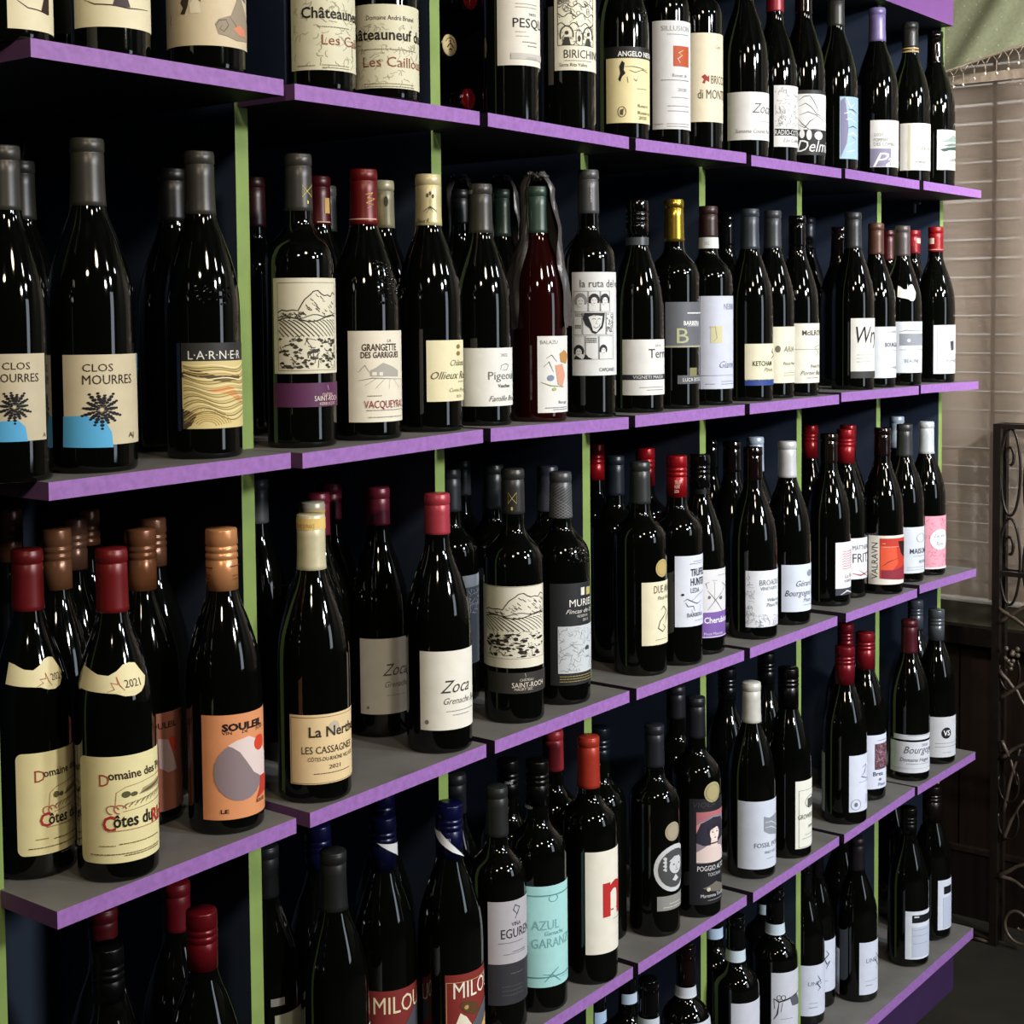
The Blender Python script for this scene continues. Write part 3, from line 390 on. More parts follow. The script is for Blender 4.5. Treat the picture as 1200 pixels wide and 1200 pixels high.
["b21",2,1.4069,-0.0303,-0.3696,0.2977,0.0347,"B",-2.6545,["4b4f55",0.2375,"foil",[]],[["rect",-0.014,2.436,0.0245,0.1134,"e2dfc8",[["c",0.24,0.0783,0.128,0.00547,"6a665a"],["t","ARIA",0.512,0.0782,0.00958,"6a665a",0.6,0.2],["t","Pinot Noir",0.512,0.0553,0.00492,"4a463a",0.6],["sm",0.513,1.273,0.0405,"8a8676"],["sm",0.513,1.274,0.0364,"8a8676"]]]],"grey-capped bottle with cream label half hidden behind the blue-strip label bottle"],
["b22",2,1.4844,-0.034,-0.3697,0.2932,0.0355,"B",-2.6703,["0b0b0c",0.2434,"wax",[]],[["rect",-0.156,2.294,0.0215,0.1181,"e2e0d4",[["t","McILROY",0.232,0.1029,0.00841,"3a3632",0.75,0,1],["r",-0.117,1.571,0.0755,0.0765,"a09c90"],["l",[[1.012,0.0887],[1.301,0.0829],[0.881,0.0791],[1.184,0.0705],[0.945,0.0638]],0.00126,"5a5650"],["t","Pinot Noir",0.667,0.0488,0.00505,"4a463a",0.6],["t","Porter Bass",0.156,0.0381,0.00701,"5a5650",0.6,0.4],["sm",0.44,1.191,0.0296,"6a665a"]]]],"black glossy capped bottle with cream label reading McILROY"],
["b23",2,1.8326,0.1214,-0.3697,0.3131,0.037,"B",-2.6771,["232a38",0.2534,"foil",[]],[["rect",0.666,3.116,0.0223,0.1242,"50535a",[["c",1.571,0.0871,0.01,0.00806,"1c1e22"]]]],"navy-capped bottle with dim grey label in back row, second shelf"],
["b24",2,1.8124,0.0483,-0.3695,0.2914,0.037,"B",-2.697,["181014",0.2221,"wax",[]],[],"thin dark shiny-necked bottle in back row between the navy-capped and the Wry bottle"],
["b25",2,1.6759,-0.043,-0.3682,0.3055,0.0366,"B",-2.7058,["3f4245",0.2435,"foil",[]],[["rect",-0.089,2.361,0.0313,0.1233,"ebe9e0",[["t","Wry",0.146,0.0956,0.02968,"1a1a1a",0.6,0.25],["sm",0.189,1.114,0.0605,"8a8a84"],["sm",0.19,0.834,0.0546,"8a8a84"],["sm",0.19,0.961,0.0488,"8a8a84"],["r",-0.085,1.571,0.0206,0.0324,"3c3d3c"]]]],"dark grey capped wine bottle with handwritten black word Wry on white label"],
["b26",2,1.7892,-0.0345,-0.3693,0.2931,0.0356,"B",-2.7202,["6e4a3c",0.2375,"foil",[]],[["rect",-0.085,2.365,0.0174,0.1084,"d9dfe6",[["t","DOMAINE",0.617,0.0991,0.00461,"6a6e78"],["t","BOURGOGNE",0.474,0.0765,0.00769,"3a3e48",0.7,0,1],["sm",0.476,1.571,0.0658,"6a6e78"],["t","rouge",0.854,0.0367,0.00523,"5a5e68"]]]],"copper-brown capped bottle with white label reading BOURGOGNE"],
["b27",2,2.0527,0.0581,-0.3716,0.2969,0.037,"B",-2.7278,["4f0f18",0.2378,"foil",[]],[],"dark red capped bottle in the back row between the copper and pewter capped bottles"],
["b28",2,1.8927,-0.04,-0.3689,0.2922,0.0357,"B",-2.7367,["6a6060",0.2366,"foil",[]],[["rect",-0.299,2.151,0.0225,0.1162,"d9dfe8",[["r",-0.126,1.386,0.0724,0.0942,"8a8f98"],["l",[[-0.128,0.0975],[0.214,0.1005],[0.694,0.0988],[1.371,0.1]],0.00142,"6a6e78"],["c",0.351,0.0818,0.09,0.00316,"c9ced8"],["sm",-0.124,1.404,0.0647,"6a6e78"],["t","BEAUNE",0.136,0.0444,0.00696,"6a6e78",0.7],["sm",0.224,0.961,0.0381,"9a9ea8"]]],["wing",-0.242,0.804,0.1534,0.1846,"e6e6e0",[["sm",0.218,0.564,0.1675,"8a8a84"]]]],"pewter-capped bottle with white neck label and vineyard picture label reading BEAUNE"],
["b29",2,2.1256,0.0374,-0.3728,0.3,0.037,"B",-2.7433,["a31425",0.2536,"foil",[["r",0.509,1.571,0.274,0.2842,"e9b0a8"]]],[],"red-capped bottle in the back row at the right end of the second shelf"],
["b30",2,2.0603,-0.0362,-0.3717,0.2999,0.0372,"B",-2.7574,["b3141f",0.2518,"foil",[["r",-1.116,-0.198,0.2668,0.2783,"f0d9cc"],["r",-1.571,1.281,0.2551,0.2568,"e0a090"]]],[["rect",-0.079,2.371,0.0175,0.1108,"e2e4e8",[["r",0.092,1.571,0.0236,0.1039,"c6c9d2"],["p",[[0.818,0.0794],[1.121,0.0808],[1.129,0.0628],[0.888,0.0613]],"3a3a44"],["t","POMMARD",0.602,0.0419,0.00564,"5a5a64"]]]],"bright red capped bottle with white framed label, right end of the second shelf"],
["c1",3,0.0618,0.0224,-0.742,0.2979,0.0363,"B",-2.1668,["7e1b1f",0.242,"foil",[]],[["rect",-0.411,2.039,0.0226,0.1168,"e6dca6",[["t","D",0.039,0.0956,0.01131,"a0483a",0.8],["t","omaine des F",0.253,0.0976,0.00727,"2c2418",0.55,-0.15,1],["estate",0.238,1.571,0.0574,0.0874,"a08060"],["t","C",0.137,0.055,0.01292,"a8302c",0.8,0,1],["t","ôtes du",0.354,0.0551,0.0105,"1c1814",0.46,0,1],["sm",0.304,1.571,0.0476,"b08a60"],["sm",0.04,0.339,0.0374,"9a8a5a"],["sm",0.477,1.5,0.0358,"6a5a3a"],["sm",-0.134,1.437,0.0294,"6a5a3a"],["sm",0.665,1.426,0.0212,"6a5a3a"]]],["wing",-0.708,1.07,0.1722,0.2009,"ece2b2",[["l",[[0.176,0.1764],[0.353,0.1793],[0.264,0.1827],[0.444,0.1826],[0.441,0.1879],[0.512,0.18],[0.598,0.1757]],0.00105,"b46a50"],["t","2021",0.587,0.1833,0.00646,"4a3c28",0.6,-0.2]]]],"red-capped bottle with cream estate label at photo's left edge, third shelf, partly covered"],
["c2",3,0.1036,-0.0467,-0.7414,0.2989,0.0366,"B",-2.2188,["861c20",0.2411,"foil",[]],[["rect",-1.006,1.62,0.0184,0.1157,"ece2ac",[["t","D",-0.42,0.0948,0.01123,"a8503c",0.8],["t","omaine des Pins",-0.197,0.0988,0.00802,"2c2418",0.55,-0.15,1],["estate",-0.23,1.571,0.0621,0.0918,"a08060"],["t","C",-0.357,0.0552,0.01444,"b0322c",0.8,0,1],["t","ôtes du",-0.096,0.0573,0.01203,"1c1814",0.46,0,1],["t","Rhône",0.934,0.0548,0.01364,"b0322c",0.6,0,1],["sm",-0.208,1.166,0.0481,"b08a60"],["sm",-0.439,-0.048,0.0347,"9a8a5a"],["sm",0.037,1.203,0.0358,"6a5a3a"],["sm",-0.695,1.249,0.0268,"6a5a3a"],["sm",0.157,1.186,0.025,"6a5a3a"]]],["wing",-1.118,0.99,0.1685,0.1979,"ece2b2",[["l",[[-0.183,0.174],[-0.001,0.1759],[-0.092,0.1819],[0.097,0.1801],[0.057,0.1868],[0.143,0.1792],[0.272,0.1743]],0.00112,"b4604a"],["t","2021",0.265,0.1802,0.00722,"4a3c28",0.62,-0.15]]]],"red-capped bottle with fully visible cream estate label at the front corner of the third shelf"],
["c3",3,0.1232,0.0654,-0.7411,0.3053,0.0368,"B",-2.1844,["9c6848",0.2469,"screw",[]],[],"brown screw-capped bottle right behind the leftmost red-capped estate bottle"],  # caps in these rear files carry their shade in the colour
["c4",3,0.1794,0.1159,-0.7402,0.3042,0.0369,"B",-2.195,["8c6450",0.2525,"screw",[]],[],"dim brown-capped bottle, second deep behind the leftmost red-capped estate bottle"],
["c5",3,0.151,0.1859,-0.7407,0.3114,0.0367,"B",-2.1558,["80523f",0.2585,"screw",[]],[],"dimmest brown-capped bottle at the back of the left file, third shelf"],
["c6",3,0.2103,0.047,-0.7398,0.2951,0.0368,"B",-2.2372,["a86c48",0.2336,"screw",[]],[["rect",-0.766,1.684,0.0139,0.1134,"a86a58",[["t","SOULEIL",0.02,0.1008,0.00618,"1c1210",0.8,0,1],["c",0.771,0.0796,0.192,0.00794,"c04030"],["p",[[0.341,0.0882],[0.654,0.0858],[0.962,0.0533],[0.63,0.0522],[0.371,0.0586]],"c0a8a8"]]]],"orange-brown screw-capped bottle with shaded orange label behind the front corner estate bottle"],  # peach cap and label darkened in colour for the shade here
["c7",3,0.2663,0.0982,-0.7389,0.2944,0.037,"B",-2.2448,["8f5f45",0.2443,"screw",[]],[],"brown-capped bottle, second deep behind the front corner estate bottle, third shelf"],
["c8",3,0.234,0.1681,-0.7394,0.3024,0.0369,"B",-2.2033,["86583e",0.2648,"screw",[]],[],"narrow-looking brown-capped bottle at the very back behind the front corner estate bottle"],
["c9",3,0.2439,-0.0365,-0.7393,0.2974,0.0374,"B",-2.289,["dd9a66",0.2369,"screw",[["r",-1.571,-0.568,0.2597,0.2607,"6a3018"],["r",0.512,1.571,0.2607,0.2617,"6a3018"],["sm",-1.291,-0.723,0.2534,"6a3018"],["sm",-1.293,-0.726,0.25,"6a3018"],["sm",-1.262,-0.722,0.2466,"6a3018"],["sm",0.706,1.233,0.2519,"6a3018"],["sm",0.693,1.189,0.2485,"6a3018"]]],[["rect",-0.636,1.814,0.0155,0.1191,"e29868",[["t","SOULEIL",-0.078,0.1069,0.00695,"141216",0.95,0,2.6],["t","VIN",-0.081,0.1014,0.00313,"141216",1],["t","DE",0.452,0.1013,0.00313,"141216",1],["t","SOIF",0.885,0.1012,0.00313,"141216",1],["c",0.43,0.0624,0.745,0.02953,"8c7c80"],["p",[[0.048,0.0889],[0.278,0.093],[0.633,0.0957],[1.031,0.0886],[1.399,0.0726],[1.348,0.0515],[1.041,0.0524],[0.787,0.0585],[0.563,0.0708],[0.367,0.0815],[0.183,0.0867]],"e6d4d0"],["c",1.029,0.0861,0.22,0.00782,"d8452c"],["p",[[1.041,0.0524],[1.504,0.0514],[1.431,0.0358],[1.022,0.032],[0.867,0.0303],[1.03,0.0405]],"c43c34"],["t","LE",-0.144,0.0241,0.00391,"141216",1,0,1],["t","ROUGE",0.865,0.0286,0.00347,"141216",0.8,0,1]]]],"wine bottle with peach screw cap and peach label with grey circle reading SOULEIL"],
["c10",3,0.4719,0.1607,-0.7366,0.311,0.037,"B",-2.3122,["6c6e70",0.2587,"foil",[]],[],"dark grey capped bottle in back row right of first full green upright, third shelf"],
["c11",3,0.5737,0.1385,-0.7353,0.2963,0.0369,"B",-2.3606,["7a2036",0.2515,"foil",[]],[],"burgundy-capped bottle farthest back behind the cream-capped La Nerthe bottle"],
["c12",3,0.5077,0.0939,-0.7361,0.295,0.0369,"B",-2.3523,["8a2740",0.2449,"foil",[]],[],"burgundy-capped bottle in the middle of the file behind the cream-capped La Nerthe bottle"],
["c13",3,0.45,0.0448,-0.7369,0.2941,0.037,"B",-2.3486,["c9c2a8",0.2441,"foil",[["r",-1.571,1.571,0.2813,0.2861,"c9a860"]]],[],"cream-capped bottle directly behind the front La Nerthe bottle, only its grey-lit top visible"],
["c14",3,0.3622,-0.0422,-0.7381,0.2979,0.0386,"B",-2.3476,["e2dab4",0.2399,"foil",[["r",-1.571,1.571,0.2828,0.2944,"e3c478"],["t","CAMPAGNES DE FRANCE",-1.571,0.2866,0.0046,"8a5a20",0.8]]],[["rect",-0.695,1.755,0.0206,0.0936,"e8cfa0",[["frame",-0.65,1.571,0.0218,0.0909,"6a5030"],["c",0.562,0.0784,0.165,0.00735,"c4b8a0"],["t","La Nerthe",-0.144,0.0758,0.01103,"3a3024",0.62,0,1],["t","LES CASSAGNES",-0.344,0.0568,0.00781,"2c241c",0.6],["t","CÔTES-DU-RHÔNE VILLAGES",-0.179,0.0471,0.00423,"2c241c",0.6],["t","2021",0.387,0.0382,0.00423,"2c241c",0.8],["sm",-0.022,1.138,0.0318,"6a5a40"]]]],"wine bottle with tall cream capsule and tan label reading La Nerthe"],
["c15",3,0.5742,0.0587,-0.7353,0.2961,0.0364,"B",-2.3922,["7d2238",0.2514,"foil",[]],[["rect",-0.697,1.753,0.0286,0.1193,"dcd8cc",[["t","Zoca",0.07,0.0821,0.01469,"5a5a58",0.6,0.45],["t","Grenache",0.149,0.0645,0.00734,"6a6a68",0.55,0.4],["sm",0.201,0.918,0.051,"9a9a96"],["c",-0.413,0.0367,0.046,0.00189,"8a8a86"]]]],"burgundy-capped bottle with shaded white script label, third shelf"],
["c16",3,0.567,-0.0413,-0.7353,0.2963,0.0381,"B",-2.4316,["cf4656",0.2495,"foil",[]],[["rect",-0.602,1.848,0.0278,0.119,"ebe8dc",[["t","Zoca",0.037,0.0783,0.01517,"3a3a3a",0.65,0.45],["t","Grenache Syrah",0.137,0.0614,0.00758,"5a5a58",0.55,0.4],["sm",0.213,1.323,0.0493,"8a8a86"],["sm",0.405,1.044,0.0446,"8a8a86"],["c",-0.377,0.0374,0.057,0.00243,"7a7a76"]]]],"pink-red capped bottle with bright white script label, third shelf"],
["c17",3,0.7456,0.0891,-0.7347,0.3015,0.0357,"C",-2.4405,["353a42",0.2462,"foil",[]],[["rect",-0.153,2.297,0.1496,0.1651,"9aa0a8",[]],["rect",-0.172,2.278,0.0494,0.1496,"50555c",[["vein",0.028,1.314,0.115,0.1461,"b8bec6"]]]],"navy-capped bottle with grey and white label half hidden behind the pink-capped bottle"],
["c18",3,0.8219,0.0785,-0.7346,0.3012,0.037,"C",-2.4691,["2a2e30",0.242,"foil",[]],[],"dark dusty-capped bottle in back row left of the vineyard engraving bottle, third shelf"],
["c18b",3,0.8418,0.1516,-0.7346,0.3014,0.0369,"C",-2.4475,["3a3e40",0.2532,"foil",[]],[],"rearmost dark-capped bottle left of the vineyard engraving bottle, only its top visible"],
["c19",3,0.7159,-0.0372,-0.7347,0.3111,0.0373,"C",-2.4824,["3c3b3a",0.2557,"foil",[["l",[[-0.397,0.283],[-0.396,0.2693],[-0.078,0.2757],[0.303,0.2693],[0.321,0.283],[-0.078,0.2757],[-0.397,0.283]],0.00097,"c8b46a"],["c",-0.085,0.2631,0.0892,0.00237,"b8a45a"]]],[["rect",-1.571,1.292,0.0698,0.1704,"e2ddcb",[["vine",-1.106,1.202,0.0814,0.1698,"26241f"]]],["rect",-0.974,1.62,0.038,0.0637,"33312f",[["l",[[0.356,0.0628],[0.386,0.0584]],0.0013,"d8cdb8"],["t","CHÂTEAU",0.176,0.0548,0.00324,"d8cdb8"],["t","SAINT-ROCH",-0.084,0.0486,0.00648,"e6dccb",0.7],["t","MAURY SEC",0.001,0.0434,0.00324,"d8cdb8"]]]],"wide-shouldered bottle with vineyard engraving label and dark lower band, third shelf"],
["c20",3,0.8805,0.0305,-0.7345,0.2964,0.0369,"C",-2.5057,["3c3e4c",0.2356,"foil",[["lat",-0.98,0.361,0.2367,0.2862,"6a6c7c"]]],[],"navy lattice-capped bottle behind the grey lattice-capped bottle"],
["c21",3,0.821,-0.0341,-0.7346,0.2975,0.0374,"C",-2.5143,["55575a",0.2381,"foil",[["lat",-1.571,1.571,0.2392,0.2822,"8d8f90"]]],[["rect",-0.397,2.053,0.0262,0.1577,"232528",[["r",0.725,0.898,0.1414,0.1514,"d8d8d0"],["r",1.0,1.287,0.1407,0.1507,"b8ae6a"],["t","MURIEL",0.278,0.1324,0.00958,"ecebe4",0.75],["t","Fincas de la Villa",0.155,0.1216,0.00564,"dcdbd4",0.6,0.4],["t","RESERVA",0.569,0.1149,0.00338,"c8c7c0"],["t","2015",0.799,0.1094,0.00338,"c8c7c0"],["r",-0.123,1.571,0.0418,0.1026,"c6ccd0"],["mount",-0.093,1.571,0.0442,0.1006,"7a8288"],["sm",-0.07,1.227,0.0378,"b09a60"],["sm",-0.071,1.225,0.0345,"b09a60"],["sm",-0.072,1.223,0.0312,"b09a60"]]]],"grey lattice-capped bottle with black and white label reading MURIEL"],
["c22",3,1.1294,0.1245,-0.7368,0.3061,0.0369,"C",-2.5374,["b01420",0.2516,"screw",[]],[],"red screw-capped bottle in back row immediately right of a green upright, fourth bay"],
["c23",3,1.0585,0.0411,-0.7363,0.2973,0.037,"C",-2.5504,["242c36",0.2405,"foil",[]],[],"navy-capped plain dark bottle behind left of the cream label bottle with gold seal, third shelf"],
["c24",3,1.19,0.0727,-0.7373,0.2979,0.0369,"C",-2.5708,["b81a24",0.2404,"screw",[]],[],"red screw-capped bottle directly behind the cream label bottle with gold seal"],
["c25",3,1.0149,-0.031,-0.736,0.296,0.0375,"C",-2.5673,["3b3f40",0.2375,"foil",[]],[["rect",0.044,2.494,0.0433,0.1315,"e6dfc0",[["t","DUE ANGELI",0.515,0.1212,0.01094,"4a4234",0.45],["t","Pinot Noir",0.667,0.1087,0.00547,"5a5244",0.55,0.4],["l",[[0.84,0.0912],[0.998,0.0962],[1.209,0.0889],[0.996,0.0819],[0.791,0.0759],[0.703,0.0667],[0.936,0.0606],[1.123,0.0654],[0.938,0.0714]],0.00146,"3a3428"],["l",[[1.571,0.0875],[1.207,0.0805],[1.124,0.0714]],0.00146,"3a3428"],["sm",0.582,1.199,0.0505,"8a8264"]]],["seal",0.594,1.571,0.1374,0.1625,"b9a468",[]]],"dark-capped bottle with cream label and gold seal, third shelf"],
["c26",3,1.0992,-0.0393,-0.7366,0.2986,0.0368,"C",-2.5917,["b81820",0.2396,"screw",[["t","TRUFF",-0.182,0.2616,0.00563,"f0c0b8"],["t","HUNT",-0.182,0.2555,0.00563,"f0c0b8"],["t","LEDA",-0.181,0.2488,0.00438,"f0c0b8"]]],[["rect",-0.08,2.37,0.0566,0.1583,"d6dcea",[["sm",0.67,1.264,0.1498,"6a6e80"],["sm",0.51,1.264,0.1466,"6a6e80"],["t","TRUFFLE",0.548,0.1343,0.01063,"2c2c34",0.45,0,1],["t","HUNTER",0.547,0.1208,0.01063,"2c2c34",0.5,0,1],["t","LEDA",0.546,0.1086,0.0075,"4a4a54",0.55],["l",[[0.255,0.0933],[0.395,0.0967],[0.545,0.0938],[0.849,0.0889],[1.161,0.092]],0.00113,"2c2c34"],["l",[[0.324,0.0919],[0.431,0.0856],[0.665,0.086],[0.752,0.0782]],0.00113,"2c2c34"],["l",[[0.583,0.0814],[0.623,0.0763]],0.00113,"2c2c34"],["l",[[1.083,0.0863],[1.016,0.0768]],0.00113,"2c2c34"],["l",[[0.584,0.0937],[0.958,0.1018],[1.571,0.1079]],0.00075,"4a4a54"],["c",0.221,0.1031,0.061,0.00175,"1a1a20"],["t","BARBERA",0.394,0.0734,0.00575,"4a4a54",0.75],["sm",0.751,1.25,0.0647,"8a8a98"]]]],"red screw-capped bottle with white label showing a small dog"],
["c27",3,1.1804,-0.0293,-0.7372,0.2946,0.0373,"B",-2.6068,["0c0d10",0.2363,"screwk",[]],[["rect",0.063,2.513,0.0637,0.1269,"d9d9dc",[["sm",0.786,1.363,0.1178,"9a9aa0"],["l",[[0.304,0.0673],[0.649,0.0815],[1.144,0.0956]],0.00103,"4a4a4c"],["l",[[1.066,0.0629],[0.649,0.0815],[0.305,0.0964]],0.00103,"4a4a4c"],["l",[[0.608,0.0817],[0.609,0.1083]],0.00103,"4a4a4c"],["l",[[0.305,0.099],[0.235,0.1066],[0.378,0.1089]],0.00103,"4a4a4c"],["l",[[1.068,0.096],[1.36,0.0993],[1.002,0.1066]],0.00103,"4a4a4c"],["l",[[0.49,0.1112],[0.739,0.1104]],0.00103,"4a4a4c"],["c",0.377,0.0862,0.055,0.00258,"6a6a6c"],["c",0.941,0.084,0.086,0.00258,"6a6a6c"]]],["rect",0.061,2.511,0.0256,0.0637,"7a5aa6",[["t","Cherubino",0.164,0.0522,0.00903,"f0f0f4",0.6,0,1],["t","Pinot Meunier",0.162,0.0319,0.00439,"dcd4ec",0.6],["r",0.06,1.571,0.0263,0.0275,"e0d8ee"]]]],"black screw-capped bottle with white sketch label above a purple band"],
["c28",3,1.453,0.1119,-0.7382,0.2914,0.0369,"B",-2.6137,["0b0b0d",0.2418,"wax",[]],[],"thin-necked black bottle in back row right of the purple band label bottle"],
["c29",3,1.4129,0.0475,-0.7381,0.2942,0.037,"B",-2.6279,["120c0a",0.2442,"wax",[]],[],"brown-black topped bottle just behind and left of the BROADLEY bottle"],
["c30",3,1.5079,0.0559,-0.7383,0.2944,0.037,"B",-2.6433,["bccbe0",0.2364,"foil",[]],[],"pale blue-white capped bottle in the back row behind the BROADLEY bottle"],
["c31",3,1.3209,-0.0419,-0.7378,0.2954,0.0379,"B",-2.6418,["170d0a",0.2452,"wax",[]],[["rect",-0.295,2.155,0.0198,0.1074,"dfe3ea",[["vein",-0.258,0.057,0.0214,0.1036,"9a9ea6"],["vein",0.127,1.571,0.0206,0.0392,"9a9ea6"],["t","BROADLEY",0.269,0.0891,0.00877,"6a6e78",0.7],["t","VINEYARDS",0.305,0.0798,0.0054,"7a7e88",0.7],["t","Willamette",0.617,0.0618,0.0054,"6a6e78",0.6,0.2],["t","Pinot Noir",0.575,0.054,0.00607,"6a6e78",0.6,0.2]]]],"brown-black topped bottle with grey bordered label reading BROADLEY"],
["c32",3,1.4494,-0.0348,-0.7382,0.2954,0.0378,"B",-2.6642,["d5d8dc",0.237,"foil",[]],[["rect",-0.24,2.21,0.0223,0.0986,"d3dcec",[["c",1.165,0.0832,0.2086,0.00564,"8a90a4"],["t","Gérard",0.386,0.0682,0.00986,"3a3e4a",0.6,0.35],["t","Bourgogne Côte d Or",-0.093,0.053,0.00986,"3a3e4a",0.55,0.35],["t","Pinot",0.731,0.0408,0.00634,"6a6e7a",0.6,0.35],["sm",0.731,1.571,0.0324,"8a8e9a"]]]],"white-capped bottle with white handwritten-script label, third shelf"],
["c33",3,1.8245,0.1126,-0.7424,0.2963,0.0371,"B",-2.6786,["b01c26",0.2348,"screw",[]],[],"red screw-capped bottle in back row just right of green upright, sixth bay"],
["c34",3,1.6371,-0.0175,-0.74,0.2961,0.0375,"B",-2.6909,["1a120c",0.2458,"wax",[]],[["rect",0.309,2.759,0.0314,0.1111,"e6e6ea",[["zig",0.659,1.571,0.0625,0.0967,"c86a7c"],["t","Le Fou",0.819,0.0524,0.00749,"7a5a6a",0.6,0.2],["t","VIGNERON",0.765,0.0437,0.0045,"6a6a74",0.6]]],["rect",0.313,2.763,0.0196,0.0314,"3c3f4a",[["l",[[0.571,0.0207],[0.944,0.0266],[1.571,0.0198]],0.0024,"e0e0e6"]]]],"dark olive-topped bottle with white label bearing a pink zigzag block"],
["c35",3,1.728,-0.0059,-0.7412,0.2982,0.0377,"B",-2.7016,["b8202c",0.2385,"screw",[]],[["rect",0.257,2.707,0.0345,0.1075,"e2e4e8",[["t","MATTHEW",0.337,0.0907,0.00849,"5a5e68",0.7],["t","FRITZ",0.339,0.0725,0.01698,"3a3e48",0.6],["l",[[0.342,0.0451],[0.764,0.041],[1.571,0.0459]],0.00247,"b03a4a"],["l",[[0.658,0.0505],[1.016,0.043],[1.571,0.0336]],0.00124,"1a1a1a"]]]],"red screw-capped bottle with white label reading FRITZ"],
["c36",3,1.8242,0.0345,-0.7424,0.2993,0.037,"B",-2.7031,["a01c26",0.2484,"screw",[]],[],"red screw-capped bottle directly behind the FRITZ label bottle"],
["c37",3,1.8037,-0.0421,-0.7421,0.2986,0.0379,"B",-2.7249,["1c1210",0.2478,"wax",[]],[["rect",-0.66,1.79,0.0186,0.1069,"ebe7da",[["tv","VALRAVN",-0.343,0.0613,0.01174,"2a2826"],["r",-0.1,1.571,0.0295,0.102,"c23c2c"],["p",[[-0.063,0.0882],[0.707,0.086],[0.822,0.0563],[0.52,0.0448],[-0.057,0.045]],"e0583a"],["p",[[0.814,0.0965],[1.571,0.0944],[1.571,0.0602],[1.014,0.0741]],"2a1416"],["p",[[-0.018,0.045],[0.52,0.0448],[1.571,0.0524],[1.571,0.0243],[-0.016,0.0296]],"8c2c3c"],["l",[[-0.019,0.0512],[0.343,0.0605],[0.821,0.0656]],0.00125,"3a1416"],["sm",0.016,0.175,0.0929,"f0c8b8"],["sm",0.017,0.817,0.0867,"f0c8b8"]]]],"dark-topped bottle with orange-red picture label reading VALRAVN vertically"],
["c38",3,2.095,0.0565,-0.7445,0.3004,0.037,"B",-2.7338,["c3d3e6",0.2383,"foil",[]],[],"pale blue-white capped bottle in the back row of the last bay, third shelf"],
["c39",3,1.9254,-0.0321,-0.7395,0.2943,0.037,"B",-2.7387,["424446",0.2344,"foil",[]],[["rect",-0.05,2.4,0.0177,0.1042,"d6dde8",[["ring",0.975,0.0835,0.3072,0.00811,"6a707c"],["t","MAISON R",0.29,0.0594,0.00974,"3a3f4a",0.7,0,1],["sm",0.473,1.286,0.0496,"7a808c"],["t","BOURGOGNE",0.85,0.039,0.00552,"5a5f6a"],["sm",0.165,1.299,0.029,"9aa0ac"],["sm",0.166,1.302,0.0242,"9aa0ac"]]]],"dark grey capped bottle with pale label and small crest, third shelf"],
["c40",3,2.0349,-0.0303,-0.7427,0.2954,0.037,"B",-2.7524,["d4dce2",0.2337,"foil",[]],[["rect",-0.041,2.409,0.0134,0.1157,"e2a0b2",[["vein",0.002,1.571,0.018,0.1122,"c2425e"],["c",0.822,0.0702,0.616,0.02007,"e8ecf2"],["t","Le Vin",0.445,0.0777,0.00753,"3a3a44",0.6,0.2],["t","Rosé",0.545,0.0627,0.00753,"3a3a44",0.6,0.2],["r",-0.033,1.571,0.0136,0.0169,"f0e6ea"]]]],"white-capped bottle with pink patterned label at the right end of the third shelf"],
["d1",4,0.1547,0.0483,-1.1128,0.2959,0.0369,"B",-2.2078,["5a1018",0.2663,"foil",[]],[],"dim red-capped bottle behind the ribbed black cap at lower left"],
["d2",4,0.0995,-0.0326,-1.1128,0.2966,0.0365,"B",-2.2105,["0d0d0e",0.2462,"screw",[]],[],"black ribbed screw-cap bottle under the left end of the third shelf"],
["d3",4,0.2427,0.0431,-1.1128,0.2957,0.0371,"B",-2.255,["7a1420",0.2463,"foil",[]],[],"dim red-capped bottle just behind the crimson screw-capped bottle at lower left"],
["d4",4,0.2065,-0.0393,-1.1128,0.2975,0.0369,"B",-2.2712,["7c1420",0.2402,"screw",[]],[],"crimson screw-capped bottle, nearest in the first bay of the fourth shelf"],
["d5",4,0.3723,0.0476,-1.1128,0.296,0.037,"B",-2.3139,["26282a",0.2399,"foil",[]],[["rect",0.074,0.501,0.1286,0.1372,"8a8a88",[]],["rect",0.184,2.634,0.0706,0.1183,"a6ab96",[]]],"bottle with small grey sticker right beside the first full green upright, fourth shelf"],
["d6",4,0.4539,0.0477,-1.1128,0.2963,0.037,"B",-2.349,["16184a",0.2459,"screw",[]],[],"navy screw-capped bottle behind the matte black capped bottle, fourth shelf"],
["d7",4,0.3968,-0.0325,-1.1128,0.3002,0.0372,"B",-2.3587,["2a2b2c",0.2364,"foil",[]],[["rect",1.219,3.669,0.0689,0.1092,"d8d8d4",[]]],"matte black capped bottle in front at the left of the second bay, fourth shelf"],
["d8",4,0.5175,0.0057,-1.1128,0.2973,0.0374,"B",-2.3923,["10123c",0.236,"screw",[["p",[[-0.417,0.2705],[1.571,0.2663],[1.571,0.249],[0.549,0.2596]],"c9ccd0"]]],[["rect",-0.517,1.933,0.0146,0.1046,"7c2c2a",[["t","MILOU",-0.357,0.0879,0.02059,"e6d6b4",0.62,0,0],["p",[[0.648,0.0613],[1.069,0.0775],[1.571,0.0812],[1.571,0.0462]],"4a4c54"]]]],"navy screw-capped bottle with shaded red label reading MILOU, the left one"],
["d8b",4,0.5735,0.0576,-1.1128,0.3011,0.0371,"B",-2.3924,["10123c",0.2499,"screw",[]],[],"rearmost navy screw-capped bottle behind the left MILOU bottle"],
